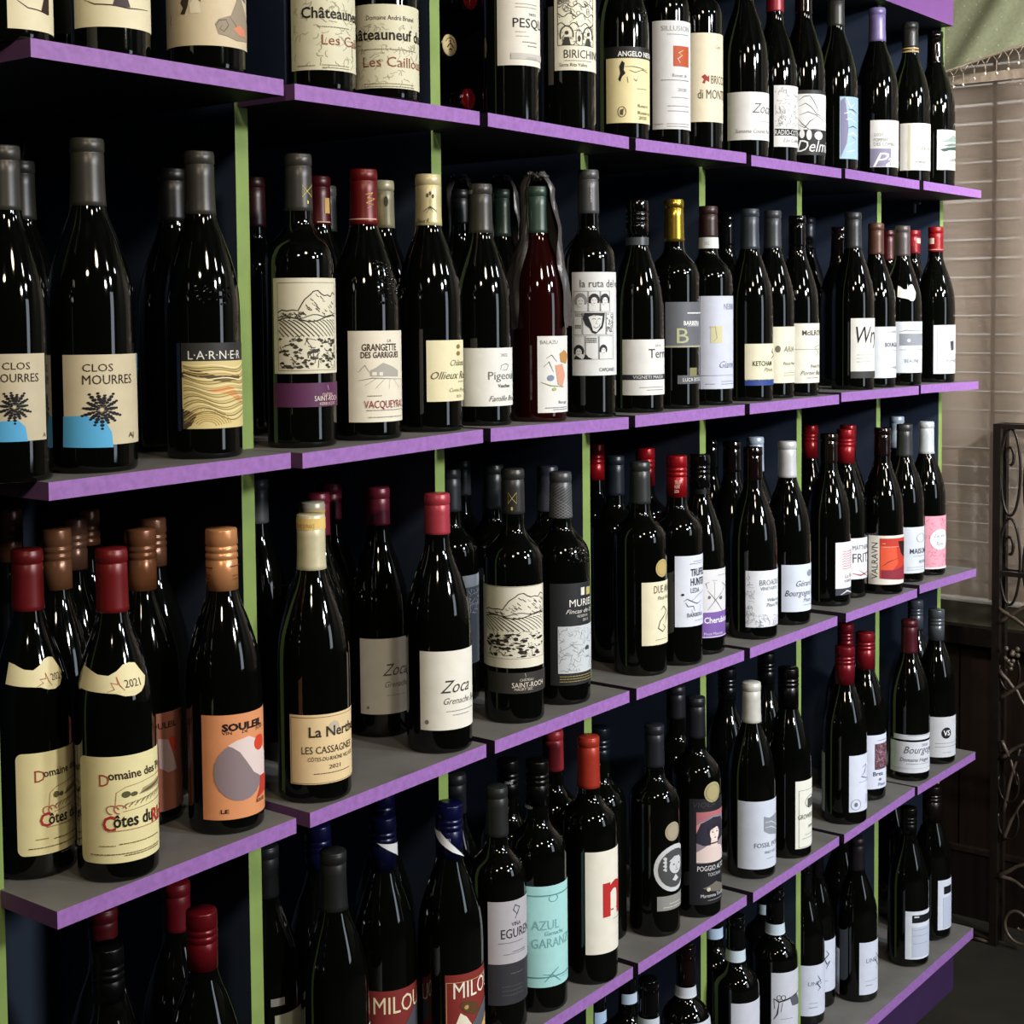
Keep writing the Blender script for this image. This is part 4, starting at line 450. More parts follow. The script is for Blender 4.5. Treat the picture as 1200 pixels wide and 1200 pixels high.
["d9",4,0.5743,-0.0478,-1.1128,0.3079,0.0387,"B",-2.4371,["12154a",0.246,"screw",[["p",[[-1.571,0.2806],[-0.63,0.2783],[1.209,0.2461],[0.234,0.2547],[-0.631,0.2652]],"e2e4e6"],["t","MILOU",-0.467,0.2686,0.00518,"e8e8ee"]]],[["rect",-0.176,2.274,0.0096,0.118,"86302b",[["frame",-0.137,1.571,0.0022,0.1088,"e0c88a"],["t","MILOU",0.07,0.0997,0.01969,"f2eddc",0.62,0,0],["p",[[0.249,0.0797],[0.332,0.0853],[0.534,0.0856],[0.798,0.0814],[1.004,0.0711],[0.792,0.0661],[0.47,0.071]],"5c4026"],["c",0.472,0.0781,0.073,0.00259,"b89a5a"],["p",[[0.137,0.06],[0.274,0.0725],[0.468,0.0669],[0.65,0.0558]],"eee6d0"],["p",[[0.65,0.0558],[1.055,0.0723],[1.571,0.0818],[1.571,0.0922],[1.571,0.0404]],"5a5c62"],["p",[[1.097,0.0491],[1.571,0.0611],[1.571,0.0715],[1.571,0.0404]],"e0b868"]]]],"navy screw-capped bottle with brighter red label reading MILOU, the right one"],
["d9b",4,0.6951,0.0443,-1.1127,0.2962,0.0371,"B",-2.4414,["26272c",0.2458,"foil",[]],[],"dark-capped bottle behind the right MILOU bottle, touching the green upright's edge"],
["d10",4,0.6799,-0.0355,-1.1127,0.2986,0.0358,"C",-2.4695,["333536",0.238,"foil",[]],[["rect",-0.342,2.108,0.0885,0.1661,"b4b2b8",[["l",[[0.625,0.1433],[0.742,0.1507],[0.827,0.1562],[0.63,0.1603],[0.557,0.1545],[0.702,0.1489]],0.00131,"3c3e48"],["t","VIÑA",0.484,0.137,0.0049,"3c3e48",0.7],["t","EGUREN",0.108,0.1261,0.01197,"2c2e38",0.65],["sm",0.016,1.001,0.1145,"7a7a84"],["sm",0.508,1.117,0.1027,"5a5a64"],["sm",0.191,1.114,0.1003,"7a7a84"]]],["rect",-0.361,2.089,0.0372,0.0885,"34353a",[["sm",0.434,0.985,0.0756,"6a6b70"],["sm",0.12,0.978,0.06,"55565b"],["sm",0.119,0.975,0.0547,"55565b"],["sm",0.117,0.973,0.0494,"55565b"]]]],"dark-capped bottle with grey-lilac label reading EGUREN"],
["d11",4,0.7844,0.0287,-1.1126,0.2948,0.037,"C",-2.4771,["0c0c0d",0.2476,"screw",[["t","GARANZIA",-0.248,0.2681,0.00393,"d8d8d8"]]],[],"black screw-capped bottle with ring of small letters behind the pale turquoise label bottle"],
["d12",4,0.7559,-0.0414,-1.1127,0.3138,0.0369,"C",-2.4971,["0c0c0d",0.2582,"screw",[["t","GARANZIA +",-1.378,0.2566,0.00448,"e8e8e8"]]],[["rect",-0.526,1.924,0.0336,0.1633,"a8dcdc",[["r",-0.512,1.571,0.1505,0.1521,"5a9094"],["ring",0.539,0.1472,0.1699,0.00448,"5a9094"],["t","AZUL",-0.235,0.114,0.01232,"7aaeb2",0.75],["t","Garnacha",0.21,0.1031,0.0056,"6a9ea2",0.6,0.2],["t","GARANZIA",-0.24,0.0909,0.01232,"7aaeb2",0.7],["r",-0.54,1.571,0.0459,0.0475,"5a9094"],["l",[[0.197,0.0406],[0.483,0.051],[0.738,0.0574]],0.00157,"5a9094"],["l",[[0.139,0.0506],[0.516,0.0486],[0.816,0.0389]],0.00134,"5a9094"],["l",[[0.775,0.0438],[1.31,0.0428]],0.00134,"5a9094"]]]],"black screw-capped bottle with pale turquoise label reading AZUL"],
["d13",4,0.8806,0.0249,-1.1125,0.3133,0.037,"C",-2.508,["b0323a",0.2586,"foil",[]],[["rect",0.037,2.487,0.1606,0.1805,"b0b0a4",[]],["rect",0.184,2.634,0.0546,0.1602,"6a8a88",[["vein",0.416,1.33,0.0569,0.151,"4a6a68"]]]],"dim red-capped bottle with teal label behind the big red m bottle"],
["d14",4,0.86,-0.0486,-1.1126,0.3218,0.0375,"C",-2.5319,["c8402e",0.2545,"foil",[]],[["rect",-0.145,2.305,0.0415,0.1781,"eae6d8",[["m",0.483,1.571,0.1026,0.1552,"b82c2c"],["sm",0.96,1.571,0.0844,"7a7a74"],["sm",1.322,1.571,0.0737,"7a7a74"],["c",1.571,0.0652,0.01,0.00175,"7a7a74"]]]],"orange-red capped bottle with white label bearing a large red letter m"],
["d15",4,0.9779,0.0141,-1.1128,0.2969,0.0369,"C",-2.5396,["14202a",0.2494,"screw",[]],[],"dark-topped bottle hidden behind the orange-red capped bottle"],
["d16",4,1.0397,-0.0373,-1.1129,0.2955,0.0364,"C",-2.5762,["2c2d38",0.2366,"foil",[]],[["seal",0.407,1.471,0.1369,0.1638,"a69c86",[]],["seal",-0.042,1.571,0.0637,0.1312,"c9ccce",[["c",0.811,0.0973,0.806,0.02746,"4a4c4e"],["face",0.811,0.0985,0.508,0.02122,"c9ccce"]]],["rect",0.086,2.536,0.0383,0.0591,"8e8e8a",[["sm",0.587,1.266,0.0475,"dcdcd8"],["sm",0.325,1.264,0.0428,"dcdcd8"]]]],"dark-capped bottle with round white portrait medallion label and gold seal"],
["d17",4,1.1871,0.0171,-1.1134,0.3144,0.037,"C",-2.5907,["26262e",0.2655,"foil",[]],[],"dark-capped bottle in back row left of the woman-portrait label bottle"],
["d18",4,1.1338,-0.0495,-1.1132,0.3179,0.0369,"C",-2.6039,["23252c",0.2588,"foil",[]],[["rect",-0.261,2.189,0.0205,0.1771,"1e1f24",[["t","VIOLA",-0.119,0.1685,0.00772,"3c3d40",0.9,0.2],["portrait",0.014,1.458,0.0819,0.1576,"b8a8ac"],["t","POGGIO ALTO",0.045,0.0743,0.00772,"e2e2e4",0.6,0,0],["t","TOSCANA",0.467,0.0645,0.00515,"c2c2c6",0.7],["p",[[0.249,0.0451],[0.505,0.0479],[0.855,0.0527],[1.439,0.0431],[1.437,0.0329],[0.625,0.0395]],"6e6a60"],["c",0.504,0.0428,0.085,0.00309,"c8c0a8"],["t","Maremma Toscana",0.179,0.0338,0.00515,"dcdce0",0.6,0,0],["sm",0.465,1.275,0.0265,"a8a8ac"]]],["seal",0.327,1.481,0.1703,0.2004,"aaa076",[]]],"dark-capped bottle with colour portrait of a dark-haired woman on black label"],
["d19",4,1.3986,0.0486,-1.1148,0.2966,0.037,"B",-2.6247,["101218",0.2462,"screw",[]],[],"black-capped bottle in back row left of the white-capped bottle, fourth shelf"],
["d20",4,1.3211,-0.0389,-1.1154,0.3026,0.0379,"B",-2.6407,["dcdcd4",0.2404,"foil",[]],[["rect",-0.573,1.877,0.0164,0.1235,"ccd4e4",[["p",[[0.533,0.0911],[0.533,0.0992],[0.801,0.096],[1.298,0.0992],[1.571,0.0958],[1.571,0.063],[0.801,0.0703],[0.533,0.0762]],"8a929c"],["l",[[0.574,0.0895],[0.908,0.0897],[1.571,0.0767]],0.00137,"d0d6de"],["l",[[0.574,0.0814],[0.908,0.0816],[1.571,0.0698]],0.00137,"d0d6de"],["t","FOSSIL POINT",0.123,0.0543,0.00756,"5a606c",0.65],["t","PINOT NOIR",0.575,0.0421,0.0044,"7a808c",0.6],["sm",0.661,1.107,0.0321,"8a909c"]]]],"white-capped bottle with pale blue label reading FOSSIL POINT"],
["d21",4,1.5049,0.0331,-1.1138,0.3036,0.037,"B",-2.6505,["0e1016",0.252,"screw",[]],[],"black screw-capped bottle in back row right of the white-capped FOSSIL POINT bottle"],
["d22",4,1.4322,-0.0458,-1.1145,0.3041,0.0377,"B",-2.6649,["08080a",0.2383,"screw",[]],[["rect",0.309,2.759,0.0165,0.127,"e4e6da",[["frame",0.466,1.571,0.0184,0.1113,"3c3e38"],["ring",1.168,0.0908,0.3693,0.00995,"2c2e28"],["r",0.946,1.571,0.0823,0.0964,"4c4e48"],["t","GROWERS",0.426,0.0682,0.00782,"3c3e38",0.65],["r",1.015,1.469,0.0485,0.0527,"8a8c84"],["sm",0.782,1.478,0.0382,"8a8c84"],["sm",0.639,1.482,0.0322,"8a8c84"]]]],"black screw-capped bottle with cream framed label reading GROWERS"],
["d24",4,1.6372,-0.0483,-1.1152,0.3029,0.0384,"B",-2.7014,["8c1828",0.2382,"screw",[]],[["rect",0.209,2.659,0.0226,0.1209,"d4dcee",[["l",[[0.879,0.0989],[1.169,0.1024],[1.084,0.0912],[0.824,0.0829],[1.52,0.0746]],0.00166,"2c3444"],["sm",0.671,1.571,0.0734,"8a94a8"],["ring",0.538,0.0353,0.243,0.00907,"6a7488"],["c",0.538,0.0353,0.088,0.00378,"6a7488"],["tv","VINO",1.239,0.0417,0.00484,"4a5468"]]],["rect",-1.571,-1.011,0.0164,0.1194,"b9c0c4",[["sm",-1.571,-1.091,0.1012,"8a9094"],["sm",-1.571,-1.089,0.0861,"8a9094"],["sm",-1.571,-1.086,0.071,"8a9094"],["sm",-1.571,-1.084,0.0558,"8a9094"],["sm",-1.571,-1.082,0.0406,"8a9094"]]]],"red screw-capped bottle with white front label and pale back label, fourth shelf"],
["d25",4,1.831,0.0415,-1.1125,0.2955,0.0371,"B",-2.7019,["7e1424",0.2453,"screw",[]],[],"red-topped bottle directly behind the red screw-capped bottle with pale back label"],
["d26",4,1.7708,-0.0248,-1.1133,0.299,0.038,"B",-2.7143,["9a1a2a",0.2339,"screw",[]],[["rect",0.037,2.487,0.0218,0.1198,"d6dcee",[["sm",0.628,1.571,0.1096,"5a6074"],["r",0.491,1.571,0.0568,0.1037,"5c3c48"],["vein",0.537,1.571,0.0582,0.1019,"b08a94"],["t","Brea",0.407,0.0496,0.0079,"4a5064",0.7,0,1],["c",0.797,0.0385,0.085,0.00237,"6a7084"],["t","Pinot",0.69,0.0298,0.00632,"4a5064",0.6]]]],"red-capped bottle with white label holding a dark floral picture"],
["d27",4,1.9295,-0.0422,-1.1153,0.2997,0.0381,"B",-2.7424,["5c1626",0.238,"foil",[]],[["rect",-1.023,1.62,0.0168,0.0756,"d6dae2",[["t","Bourgogne",-0.243,0.061,0.01398,"4a4c60",0.6,0.4],["t","2020",0.667,0.0693,0.00494,"6a6c80"],["t","Domaine Hugot",-0.414,0.0421,0.00757,"4a4c60",0.6,0.3],["sm",-0.115,1.571,0.034,"7a7c90"],["frame",-0.935,1.571,0.0252,0.0797,"9a9cac"]]],["rect",-0.768,1.682,0.0793,0.089,"d6dae2",[["sm",-0.04,1.234,0.0878,"6a6c80"]]]],"burgundy-capped bottle with white script label reading Bourgogne"],
["d28",4,2.1308,0.0297,-1.1177,0.3,0.0371,"B",-2.7462,["5c646c",0.242,"screw",[]],[],"grey screw-capped bottle behind the burgundy-capped script label bottle"],
["d29",4,2.0662,-0.04,-1.1169,0.2985,0.0375,"B",-2.7592,["666e76",0.2391,"screw",[]],[["rect",-0.277,2.173,0.0146,0.0939,"cfd2d8",[["c",0.572,0.0623,0.284,0.0111,"17171c"],["t","VS",0.402,0.0627,0.01024,"f0f0f4",0.7,0,1],["sm",-0.014,1.571,0.0423,"7a7a84"],["sm",-0.013,1.571,0.0355,"7a7a84"],["sm",0.386,0.869,0.024,"8a8a94"]]]],"grey screw-capped bottle with black round VS emblem on pale label"],
["e0",5,0.9757,0.0222,-1.4781,0.2932,0.0369,"C",-2.5358,["0a0a0b",0.256,"wax",[["r",-0.117,1.503,0.2371,0.2542,"a9c4e2"]]],[],"bottle showing only a pale neck strip, leftmost in the bottom shelf's back row"],
["e2",5,1.0514,0.0189,-1.4781,0.2895,0.037,"C",-2.5571,["0a0a0b",0.2536,"wax",[["r",-0.553,1.377,0.2384,0.2535,"b9cbe0"]]],[],"black-capped bottle with pale neck strip, back row left, bottom shelf third bay"],
["e3",5,1.0083,-0.0461,-1.4781,0.3041,0.037,"C",-2.5717,["0a0a0b",0.2533,"wax",[["r",-1.571,1.379,0.2371,0.2517,"bfc9d4"]]],[],"black-capped bottle at bottom edge with neck strip just entering the photo"],
["e4",5,1.1343,-0.0307,-1.4781,0.3043,0.0367,"C",-2.5967,["140b0a",0.247,"wax",[["r",-1.571,1.571,0.2308,0.2464,"c3cdd6"]]],[["rect",-0.16,2.29,0.0858,0.201,"c9cedc",[]]],"dark bottle with white neck strip, left of the green upright, bottom shelf"],
["e5",5,1.3183,0.0284,-1.4781,0.3016,0.037,"C",-2.6154,["0a0a0b",0.2596,"wax",[["r",-0.747,1.571,0.2417,0.2589,"b4cbe4"]]],[],"bottle with blue-white neck strip in back row immediately right of the green upright, bottom shelf"],
["e6",5,1.2769,-0.0351,-1.4781,0.3052,0.037,"C",-2.6301,["0a0a0b",0.2541,"wax",[["r",-1.571,1.571,0.2354,0.2535,"c2d2de"]]],[["rect",-0.179,2.271,0.0638,0.1802,"ccd0de",[]]],"dark bottle with neck strip and blank pale label cut by the photo's bottom edge"],
["e7",5,1.4708,0.0165,-1.4781,0.2997,0.037,"C",-2.65,["0a0a0b",0.2524,"wax",[["r",-0.894,0.933,0.235,0.2517,"b4c4d4"]]],[],"bottle in back row whose neck strip peeks out left of the cat-drawing bottle"],
["e8",5,1.4127,-0.0323,-1.4781,0.3054,0.037,"C",-2.6564,["0a0a0b",0.2502,"wax",[["r",-1.571,1.571,0.2323,0.2496,"c2d2e0"]]],[["rect",-0.155,2.295,0.0658,0.179,"ccd0dc",[["l",[[-0.043,0.1368],[0.181,0.1314],[0.541,0.1344],[0.949,0.1376],[1.52,0.1405]],0.00259,"1c1c24"],["l",[[-0.043,0.1368],[-0.005,0.1199]],0.00202,"1c1c24"],["l",[[0.181,0.13],[0.107,0.1116],[-0.042,0.1028]],0.00231,"1c1c24"],["l",[[0.336,0.1298],[0.258,0.1144]],0.00202,"1c1c24"],["ring",0.181,0.1385,0.091,0.00375,"1c1c24"],["ring",0.375,0.1381,0.097,0.00375,"1c1c24"],["p",[[0.677,0.1376],[1.18,0.1373],[1.545,0.1172],[0.832,0.122]],"5a5c68"],["l",[[0.258,0.1031],[0.833,0.1021]],0.00144,"4a4a54"]]]],"dark bottle with neck strip and white label with black ink animal drawing"],
["e9",5,1.6095,0.0133,-1.4781,0.2782,0.0348,"B",-2.6759,["0e0d10",0.2309,"wax",[]],[["rect",-0.338,2.112,0.0178,0.1077,"d0d8ea",[["t","LINES",0.177,0.0756,0.00695,"7a8298",0.8],["l",[[0.696,0.0888],[0.877,0.0795],[0.643,0.0754],[0.879,0.0657],[0.699,0.0613]],0.00201,"1c2434"],["sm",0.222,0.701,0.0406,"8a92a8"],["sm",0.223,0.701,0.033,"5a6278"]]]],"bottle with white LINES label partly covered by the green upright, bottom shelf"],
["e10",5,1.6806,0.0266,-1.4781,0.2865,0.034,"B",-2.6833,["0e0d10",0.2378,"wax",[]],[["rect",0.04,2.49,0.03,0.1235,"d0d8ea",[["l",[[0.554,0.1054],[0.721,0.0981],[0.454,0.0903],[0.609,0.0801],[0.783,0.0851],[0.557,0.0726]],0.00221,"1c2434"],["sm",0.267,0.668,0.0502,"8a92a8"]]]],"bottle with white label and ink squiggle behind the bottle covered by green upright"],
["e11",5,1.748,-0.0209,-1.4781,0.2916,0.0378,"B",-2.7096,["211c24",0.2336,"foil",[]],[["rect",0.14,2.59,0.0151,0.111,"d4dcee",[["t","LINES",0.477,0.0774,0.00797,"7a8298",0.7],["l",[[1.116,0.0874],[1.367,0.0775],[1.034,0.0758],[1.377,0.0615],[1.123,0.0589]],0.00223,"1c2434"],["sm",0.436,1.236,0.0398,"8a92a8"],["sm",0.437,0.84,0.032,"4a5268"]]],["rect",-1.571,-0.897,0.0068,0.0915,"c2c8cc",[["barc",-1.571,-1.038,0.0245,0.0847,"5a6064"]]]],"dark-capped bottle with white front label and barcoded back label, bottom shelf"],
["e12",5,1.8254,0.0461,-1.4781,0.2983,0.0371,"B",-2.6996,["0f1010",0.2476,"wax",[]],[],"plain dark bottle in the back row behind the barcoded bottle, bottom shelf"],
["e13",5,1.9411,-0.0382,-1.476,0.2959,0.0383,"B",-2.7427,["0d0d0e",0.2456,"screw",[]],[["rect",-0.133,2.317,0.0151,0.1076,"dfe6f2",[["r",0.194,1.571,0.0854,0.1003,"14161c"],["r",0.299,0.549,0.0956,0.0981,"d8dce6"],["r",0.2,1.571,0.0192,0.0773,"c2cce0"],["sm",0.239,1.113,0.0719,"8a94ac"],["sm",0.241,1.117,0.0604,"8a94ac"],["sm",0.243,1.122,0.0455,"8a94ac"]]],["rect",-1.571,-1.276,0.0151,0.1091,"4c5068",[]]],"dark bottle with white label holding a black rectangle, bottom shelf, front"],
["e14",5,2.1297,0.0803,-1.4697,0.2983,0.0371,"B",-2.7312,["0d0d0e",0.2476,"screw",[]],[],"plain dark bottle behind the front black-rectangle label bottle, bottom shelf"],
["e15",5,2.0761,-0.03,-1.4715,0.2981,0.0372,"B",-2.7574,["1c1412",0.2264,"screw",[]],[["rect",0.327,2.777,0.0192,0.1187,"d8e0f0",[["r",0.672,1.344,0.09,0.1055,"14161c"],["r",0.627,1.571,0.0214,0.0837,"bfc9de"]]]],"dark bottle with narrow white label, rightmost on the bottom shelf"],
]

# ------------------------------------------------------------------ room
FLOOR = -1.60
def struct(o):
    o['kind'] = 'structure'; return o
m = MB(); m.box((-3.3, -5.1, FLOOR-0.05), (2.62, 0.45, FLOOR), mat('2b2820', 'floor')); struct(m.build('floor'))
m = MB(); m.box((-3.3, 0.372, FLOOR), (2.62, 0.45, 1.5), mat('191d26', 'paint')); struct(m.build('wall_back'))
WX = 2.52
dull = mat('2a2724', 'paint')
m = MB(); m.box((-3.3, -5.1, 1.5), (2.62, 0.45, 1.58), dull); struct(m.build('ceiling'))
m = MB(); m.box((-3.3, -5.0, FLOOR), (-3.2, 0.372, 1.5), dull); struct(m.build('wall_left'))
m = MB(); m.box((-3.3, -5.1, FLOOR), (2.62, -5.0, 1.5), dull); struct(m.build('wall_front'))
wood = mat('241a13', 'wood')
m = MB()
m.box((WX, -5.0, FLOOR), (WX+0.10, 0.372, -0.935), wood)
m.box((WX, -5.0, 0.95), (WX+0.10, 0.372, 1.5), mat('4a4238', 'paint'))
m.box((WX, 0.30, -0.935), (WX+0.10, 0.372, 0.95), mat('4a4238', 'paint'))
m.box((WX, -5.0, -0.935), (WX+0.10, -1.10, 0.95), mat('4a4238', 'paint'))
wall_r = struct(m.build('wall_right'))
for k in range(9):                                   # upright wainscot boards
    y1 = 0.365-k*0.095
    m = MB(); m.box((WX-0.012, y1-0.090, FLOOR+0.15), (WX, y1, -0.975), wood)
    o = m.build('plank', wall_r)
m = MB(); m.box((WX-0.024, -4.2, FLOOR), (WX, 0.372, FLOOR+0.15), mat('1a1412', 'wood')); m.box((WX-0.028, -4.2, FLOOR+0.15), (WX, 0.372, FLOOR+0.16), mat('2a1f1a', 'wood')); struct(m.build('baseboard_right'))
m = MB(); m.box((WX-0.045, -1.2, -0.975), (WX+0.01, 0.372, -0.935), mat('1c1511', 'wood')); struct(m.build('trim_1'))
win = None
m = MB()
m.box((WX-0.015, -1.12, -0.935), (WX+0.06, 0.31, -0.885), mat('5b5a4a', 'paint'))
m.box((WX+0.02, 0.27, -0.885), (WX+0.06, 0.31, 0.95), mat('6b5c4c', 'paint'))
m.box((WX+0.02, -1.12, -0.885), (WX+0.06, -1.08, 0.95), mat('6b5c4c', 'paint'))
m.box((WX+0.02, -1.12, 0.91), (WX+0.06, 0.31, 0.95), mat('6b5c4c', 'paint'))
win = struct(m.build('window_1'))
gl = bpy.data.materials.new('window_pane'); gl.use_nodes = True
nt = gl.node_tree; nt.nodes.clear()
o_ = nt.nodes.new('ShaderNodeOutputMaterial'); mx = nt.nodes.new('ShaderNodeMixShader'); t_ = nt.nodes.new('ShaderNodeBsdfTransparent'); g_ = nt.nodes.new('ShaderNodeBsdfGlossy')
g_.inputs['Roughness'].default_value = 0.05; mx.inputs[0].default_value = 0.08
nt.links.new(t_.outputs[0], mx.inputs[1]); nt.links.new(g_.outputs[0], mx.inputs[2]); nt.links.new(mx.outputs[0], o_.inputs[0])
m = MB(); m.box((WX+0.075, -1.10, -0.885), (WX+0.079, 0.29, 0.93), gl); m.build('pane', win)

# blind: slats, cords and ladder tape
blind = thing('window_blind', 'closed beige slatted blind hanging in the window behind the sheer curtain', 'blind', (WX+0.03, -0.40, 0.90))
slm = mat('8f8272', 'paint')
msl = MB()
c, s_ = math.cos(1.16), math.sin(1.16); hw = 0.0210
for xx in (0, 1):
    pass
msl.idx([(-hw*c, -0.66, -hw*s_), (hw*c, -0.66, hw*s_), (hw*c, 0.66, hw*s_), (-hw*c, 0.66, -hw*s_), (-hw*c+.0025, -0.66, -hw*s_-.001), (hw*c+.0025, -0.66, hw*s_-.001), (hw*c+.0025, 0.66, hw*s_-.001), (-hw*c+.0025, 0.66, -hw*s_-.001)],
        [(0, 3, 2, 1), (4, 5, 6, 7), (0, 1, 5, 4), (1, 2, 6, 5), (2, 3, 7, 6), (3, 0, 4, 7)], slm, False)
first = msl.build('slat', blind, (0, 0, -0.06))
for k in range(1, 41):
    o = first.copy(); scene.collection.objects.link(o); o.parent = blind
    o.location = (0, 0, -0.06-0.0425*k); o.rotation_euler = (0, random.Random(k).uniform(-0.10, 0.10), 0)
m = MB(); m.box((-0.02, -0.67, -0.03), (0.02, 0.67, 0.0), slm); m.build('headrail', blind)
for yy in (0.42, 0.02, -0.38):
    m = MB(); m.box((-0.0235, yy-0.005, -1.78), (-0.0215, yy+0.005, -0.03), mat('4a3526', 'cloth')); m.build('ladder_tape', blind)

# sheer curtain
sheer = bpy.data.materials.new('sheer_cloth'); sheer.use_nodes = True
nt = sheer.node_tree; nt.nodes.clear()
o_ = nt.nodes.new('ShaderNodeOutputMaterial'); tr = nt.nodes.new('ShaderNodeBsdfTransparent'); df = nt.nodes.new('ShaderNodeBsdfDiffuse'); tl = nt.nodes.new('ShaderNodeBsdfTranslucent')
m1 = nt.nodes.new('ShaderNodeMixShader'); m2 = nt.nodes.new('ShaderNodeMixShader'); nz = nt.nodes.new('ShaderNodeTexNoise'); tc = nt.nodes.new('ShaderNodeTexCoord'); mr = nt.nodes.new('ShaderNodeMapRange')
df.inputs[0].default_value = lin('a59a90'); tl.inputs[0].default_value = lin('b8aca0')
nz.inputs['Scale'].default_value = 9; nz.inputs['Detail'].default_value = 6
mr.inputs['To Min'].default_value = 0.25; mr.inputs['To Max'].default_value = 0.55
nt.links.new(tc.outputs['Object'], nz.inputs['Vector']); nt.links.new(nz.outputs[0], mr.inputs[0])
m1.inputs[0].default_value = 0.45
nt.links.new(df.outputs[0], m1.inputs[1]); nt.links.new(tl.outputs[0], m1.inputs[2])
nt.links.new(mr.outputs[0], m2.inputs[0]); nt.links.new(m1.outputs[0], m2.inputs[1]); nt.links.new(tr.outputs[0], m2.inputs[2]); nt.links.new(m2.outputs[0], o_.inputs[0])
cur = thing('sheer_curtain', 'sheer taupe curtain hanging over the window beyond the shelving', 'curtain', (2.455, -0.35, 0.6))
rnd = random.Random(5)
vs = []; fs = []; NY, NZ = 130, 30
for i in range(NY):
    y = 0.68-1.40*i/(NY-1)
    for j in range(NZ):
        z = 0.20-1.672*j/(NZ-1)
        f = 0.6+0.4*j/NZ
        x = 0.010*f*math.sin(y*38+0.6*math.sin(z*3))+0.006*math.sin(y*17+1+z*1.3)+0.002*math.sin(z*30+y*9)
        vs.append((x, y, z))
for i in range(NY-1):
    for j in range(NZ-1): fs.append((i*NZ+j, (i+1)*NZ+j, (i+1)*NZ+j+1, i*NZ+j+1))
m = MB(); m.idx(vs, fs, sheer); m.build('cloth_panel', cur)
m = MB(); m.box((-0.014, -0.72, -0.345), (-0.010, 0.68, -0.325), mat('b3a392', 'cloth')); m.build('hem', cur)
m = MB(); m.tube([(0, 0.70, 0.20), (0, -0.74, 0.20)], 0.009, mat('4a4038', 'iron')); m.build('curtain_rod', cur)

# green valance with beaded fringe
VX = 2.405
val = thing('valance', 'draped sage green valance with beaded fringe above the sheer curtain', 'curtain', (VX, -0.3, 0.75))
green = mat('8f9478', 'cloth')
nt = green.node_tree
vo = nt.nodes.new('ShaderNodeTexVoronoi'); vo.inputs['Scale'].default_value = 75
rp = nt.nodes.new('ShaderNodeMapRange'); rp.inputs['From Min'].default_value = 0.10; rp.inputs['From Max'].default_value = 0.16; rp.inputs['To Min'].default_value = 1; rp.inputs['To Max'].default_value = 0
tc = nt.nodes.new('ShaderNodeTexCoord'); nt.links.new(tc.outputs['Object'], vo.inputs['Vector']); nt.links.new(vo.outputs['Distance'], rp.inputs[0])
b = nt.nodes['Principled BSDF']; src = b.inputs['Base Color'].links[0].from_socket
mx = nt.nodes.new('ShaderNodeMix'); mx.data_type = 'RGBA'; mx.inputs[7].default_value = lin('b4b99c')
nt.links.new(rp.outputs[0], mx.inputs['Factor']); nt.links.new(src, mx.inputs[6]); nt.links.new(mx.outputs[2], b.inputs['Base Color'])
def zb(y): return 0.272 + 0.070*(1-((y+0.20)/0.30)**2) if y > -0.5 else 0.272
def zbot(y):
    t = (0.085-y)/0.17
    return 0.275+0.046*t-0.006*t*t if t < 2.5 else 0.3525-0.02*(t-2.5)
vs = []; fs = []; NY, NZ = 110, 34
for i in range(NY):
    y = 0.34-0.95*i/(NY-1)
    for j in range(NZ):
        t = j/(NZ-1); z = zbot(y)+(0.78-zbot(y))*t
        ph = (y*1.3+z*0.9)*26
        x = -0.014*math.sin(ph)*(0.4+0.6*t)-0.003*math.sin(ph*2.3+1)-0.02*t
        vs.append((x, y+0.3, z-0.75))
for i in range(NY-1):
    for j in range(NZ-1): fs.append((i*NZ+j, i*NZ+j+1, (i+1)*NZ+j+1, (i+1)*NZ+j))
m = MB(); m.idx(vs, fs, green); m.build('cloth_panel', val)
trimm = mat('a89c88', 'cloth')
m = MB(); m.tube([(-0.024, y+0.3, zbot(y)-0.75-0.003) for y in np.linspace(0.34, -0.6, 60)], 0.0035, trimm, 6); m.build('trim_band', val)
bead = mat('e6dccb', 'wax')
for k in range(24):
    y = 0.105-k*0.0235+rnd.uniform(-.002, .002); z = zbot(y)-0.75-0.004; ln = 0.034+rnd.uniform(-.004, .004); kx = -0.026
    m = MB()
    kn = (kx, y+0.3, z-0.014)
    m.tube([(kx, y+0.3+0.010, z), kn], 0.0009, trimm, 5); m.tube([(kx, y+0.3-0.010, z), kn], 0.0009, trimm, 5)
    m.tube([kn, (kx, y+0.3+rnd.uniform(-.002, .002), z-ln)], 0.0010, trimm, 5)
    m.lathe([(0.0004, -0.0035), (0.0026, -0.002), (0.0034, 0), (0.0026, 0.002), (0.0004, 0.0035)], bead, 8, True, (kx, y+0.3, z-ln-0.003))
    m.build('tassel', val)

# ------------------------------------------------------------------ wrought-iron rack by the window
iron = mat('231d19', 'iron')
RX = 2.385
rack = thing('wrought_iron_rack', 'dark wrought-iron rack with scrolls, twigs and grape cluster below the window', 'rack', (RX, -0.30, FLOOR))
def rbuild(name, m): return m.build(name, rack)
H0 = -0.473-FLOOR
for (px, py) in ((0, 0.255), (0, -0.255), (0.036, 0.255), (0.036, -0.255)):
    m = MB(); m.box((px-0.008, py-0.008, 0.0), (px+0.008, py+0.008, H0), iron); rbuild('post', m)
m = MB()
m.box((-0.006, -0.255, H0-0.010), (0.006, 0.261, H0), iron); m.box((0.030, -0.255, H0-0.010), (0.042, 0.261, H0), iron)
m.box((-0.006, 0.249, H0-0.010), (0.042, 0.261, H0), iron); m.box((-0.006, -0.261, H0-0.010), (0.042, -0.249, H0), iron); rbuild('top_frame', m)
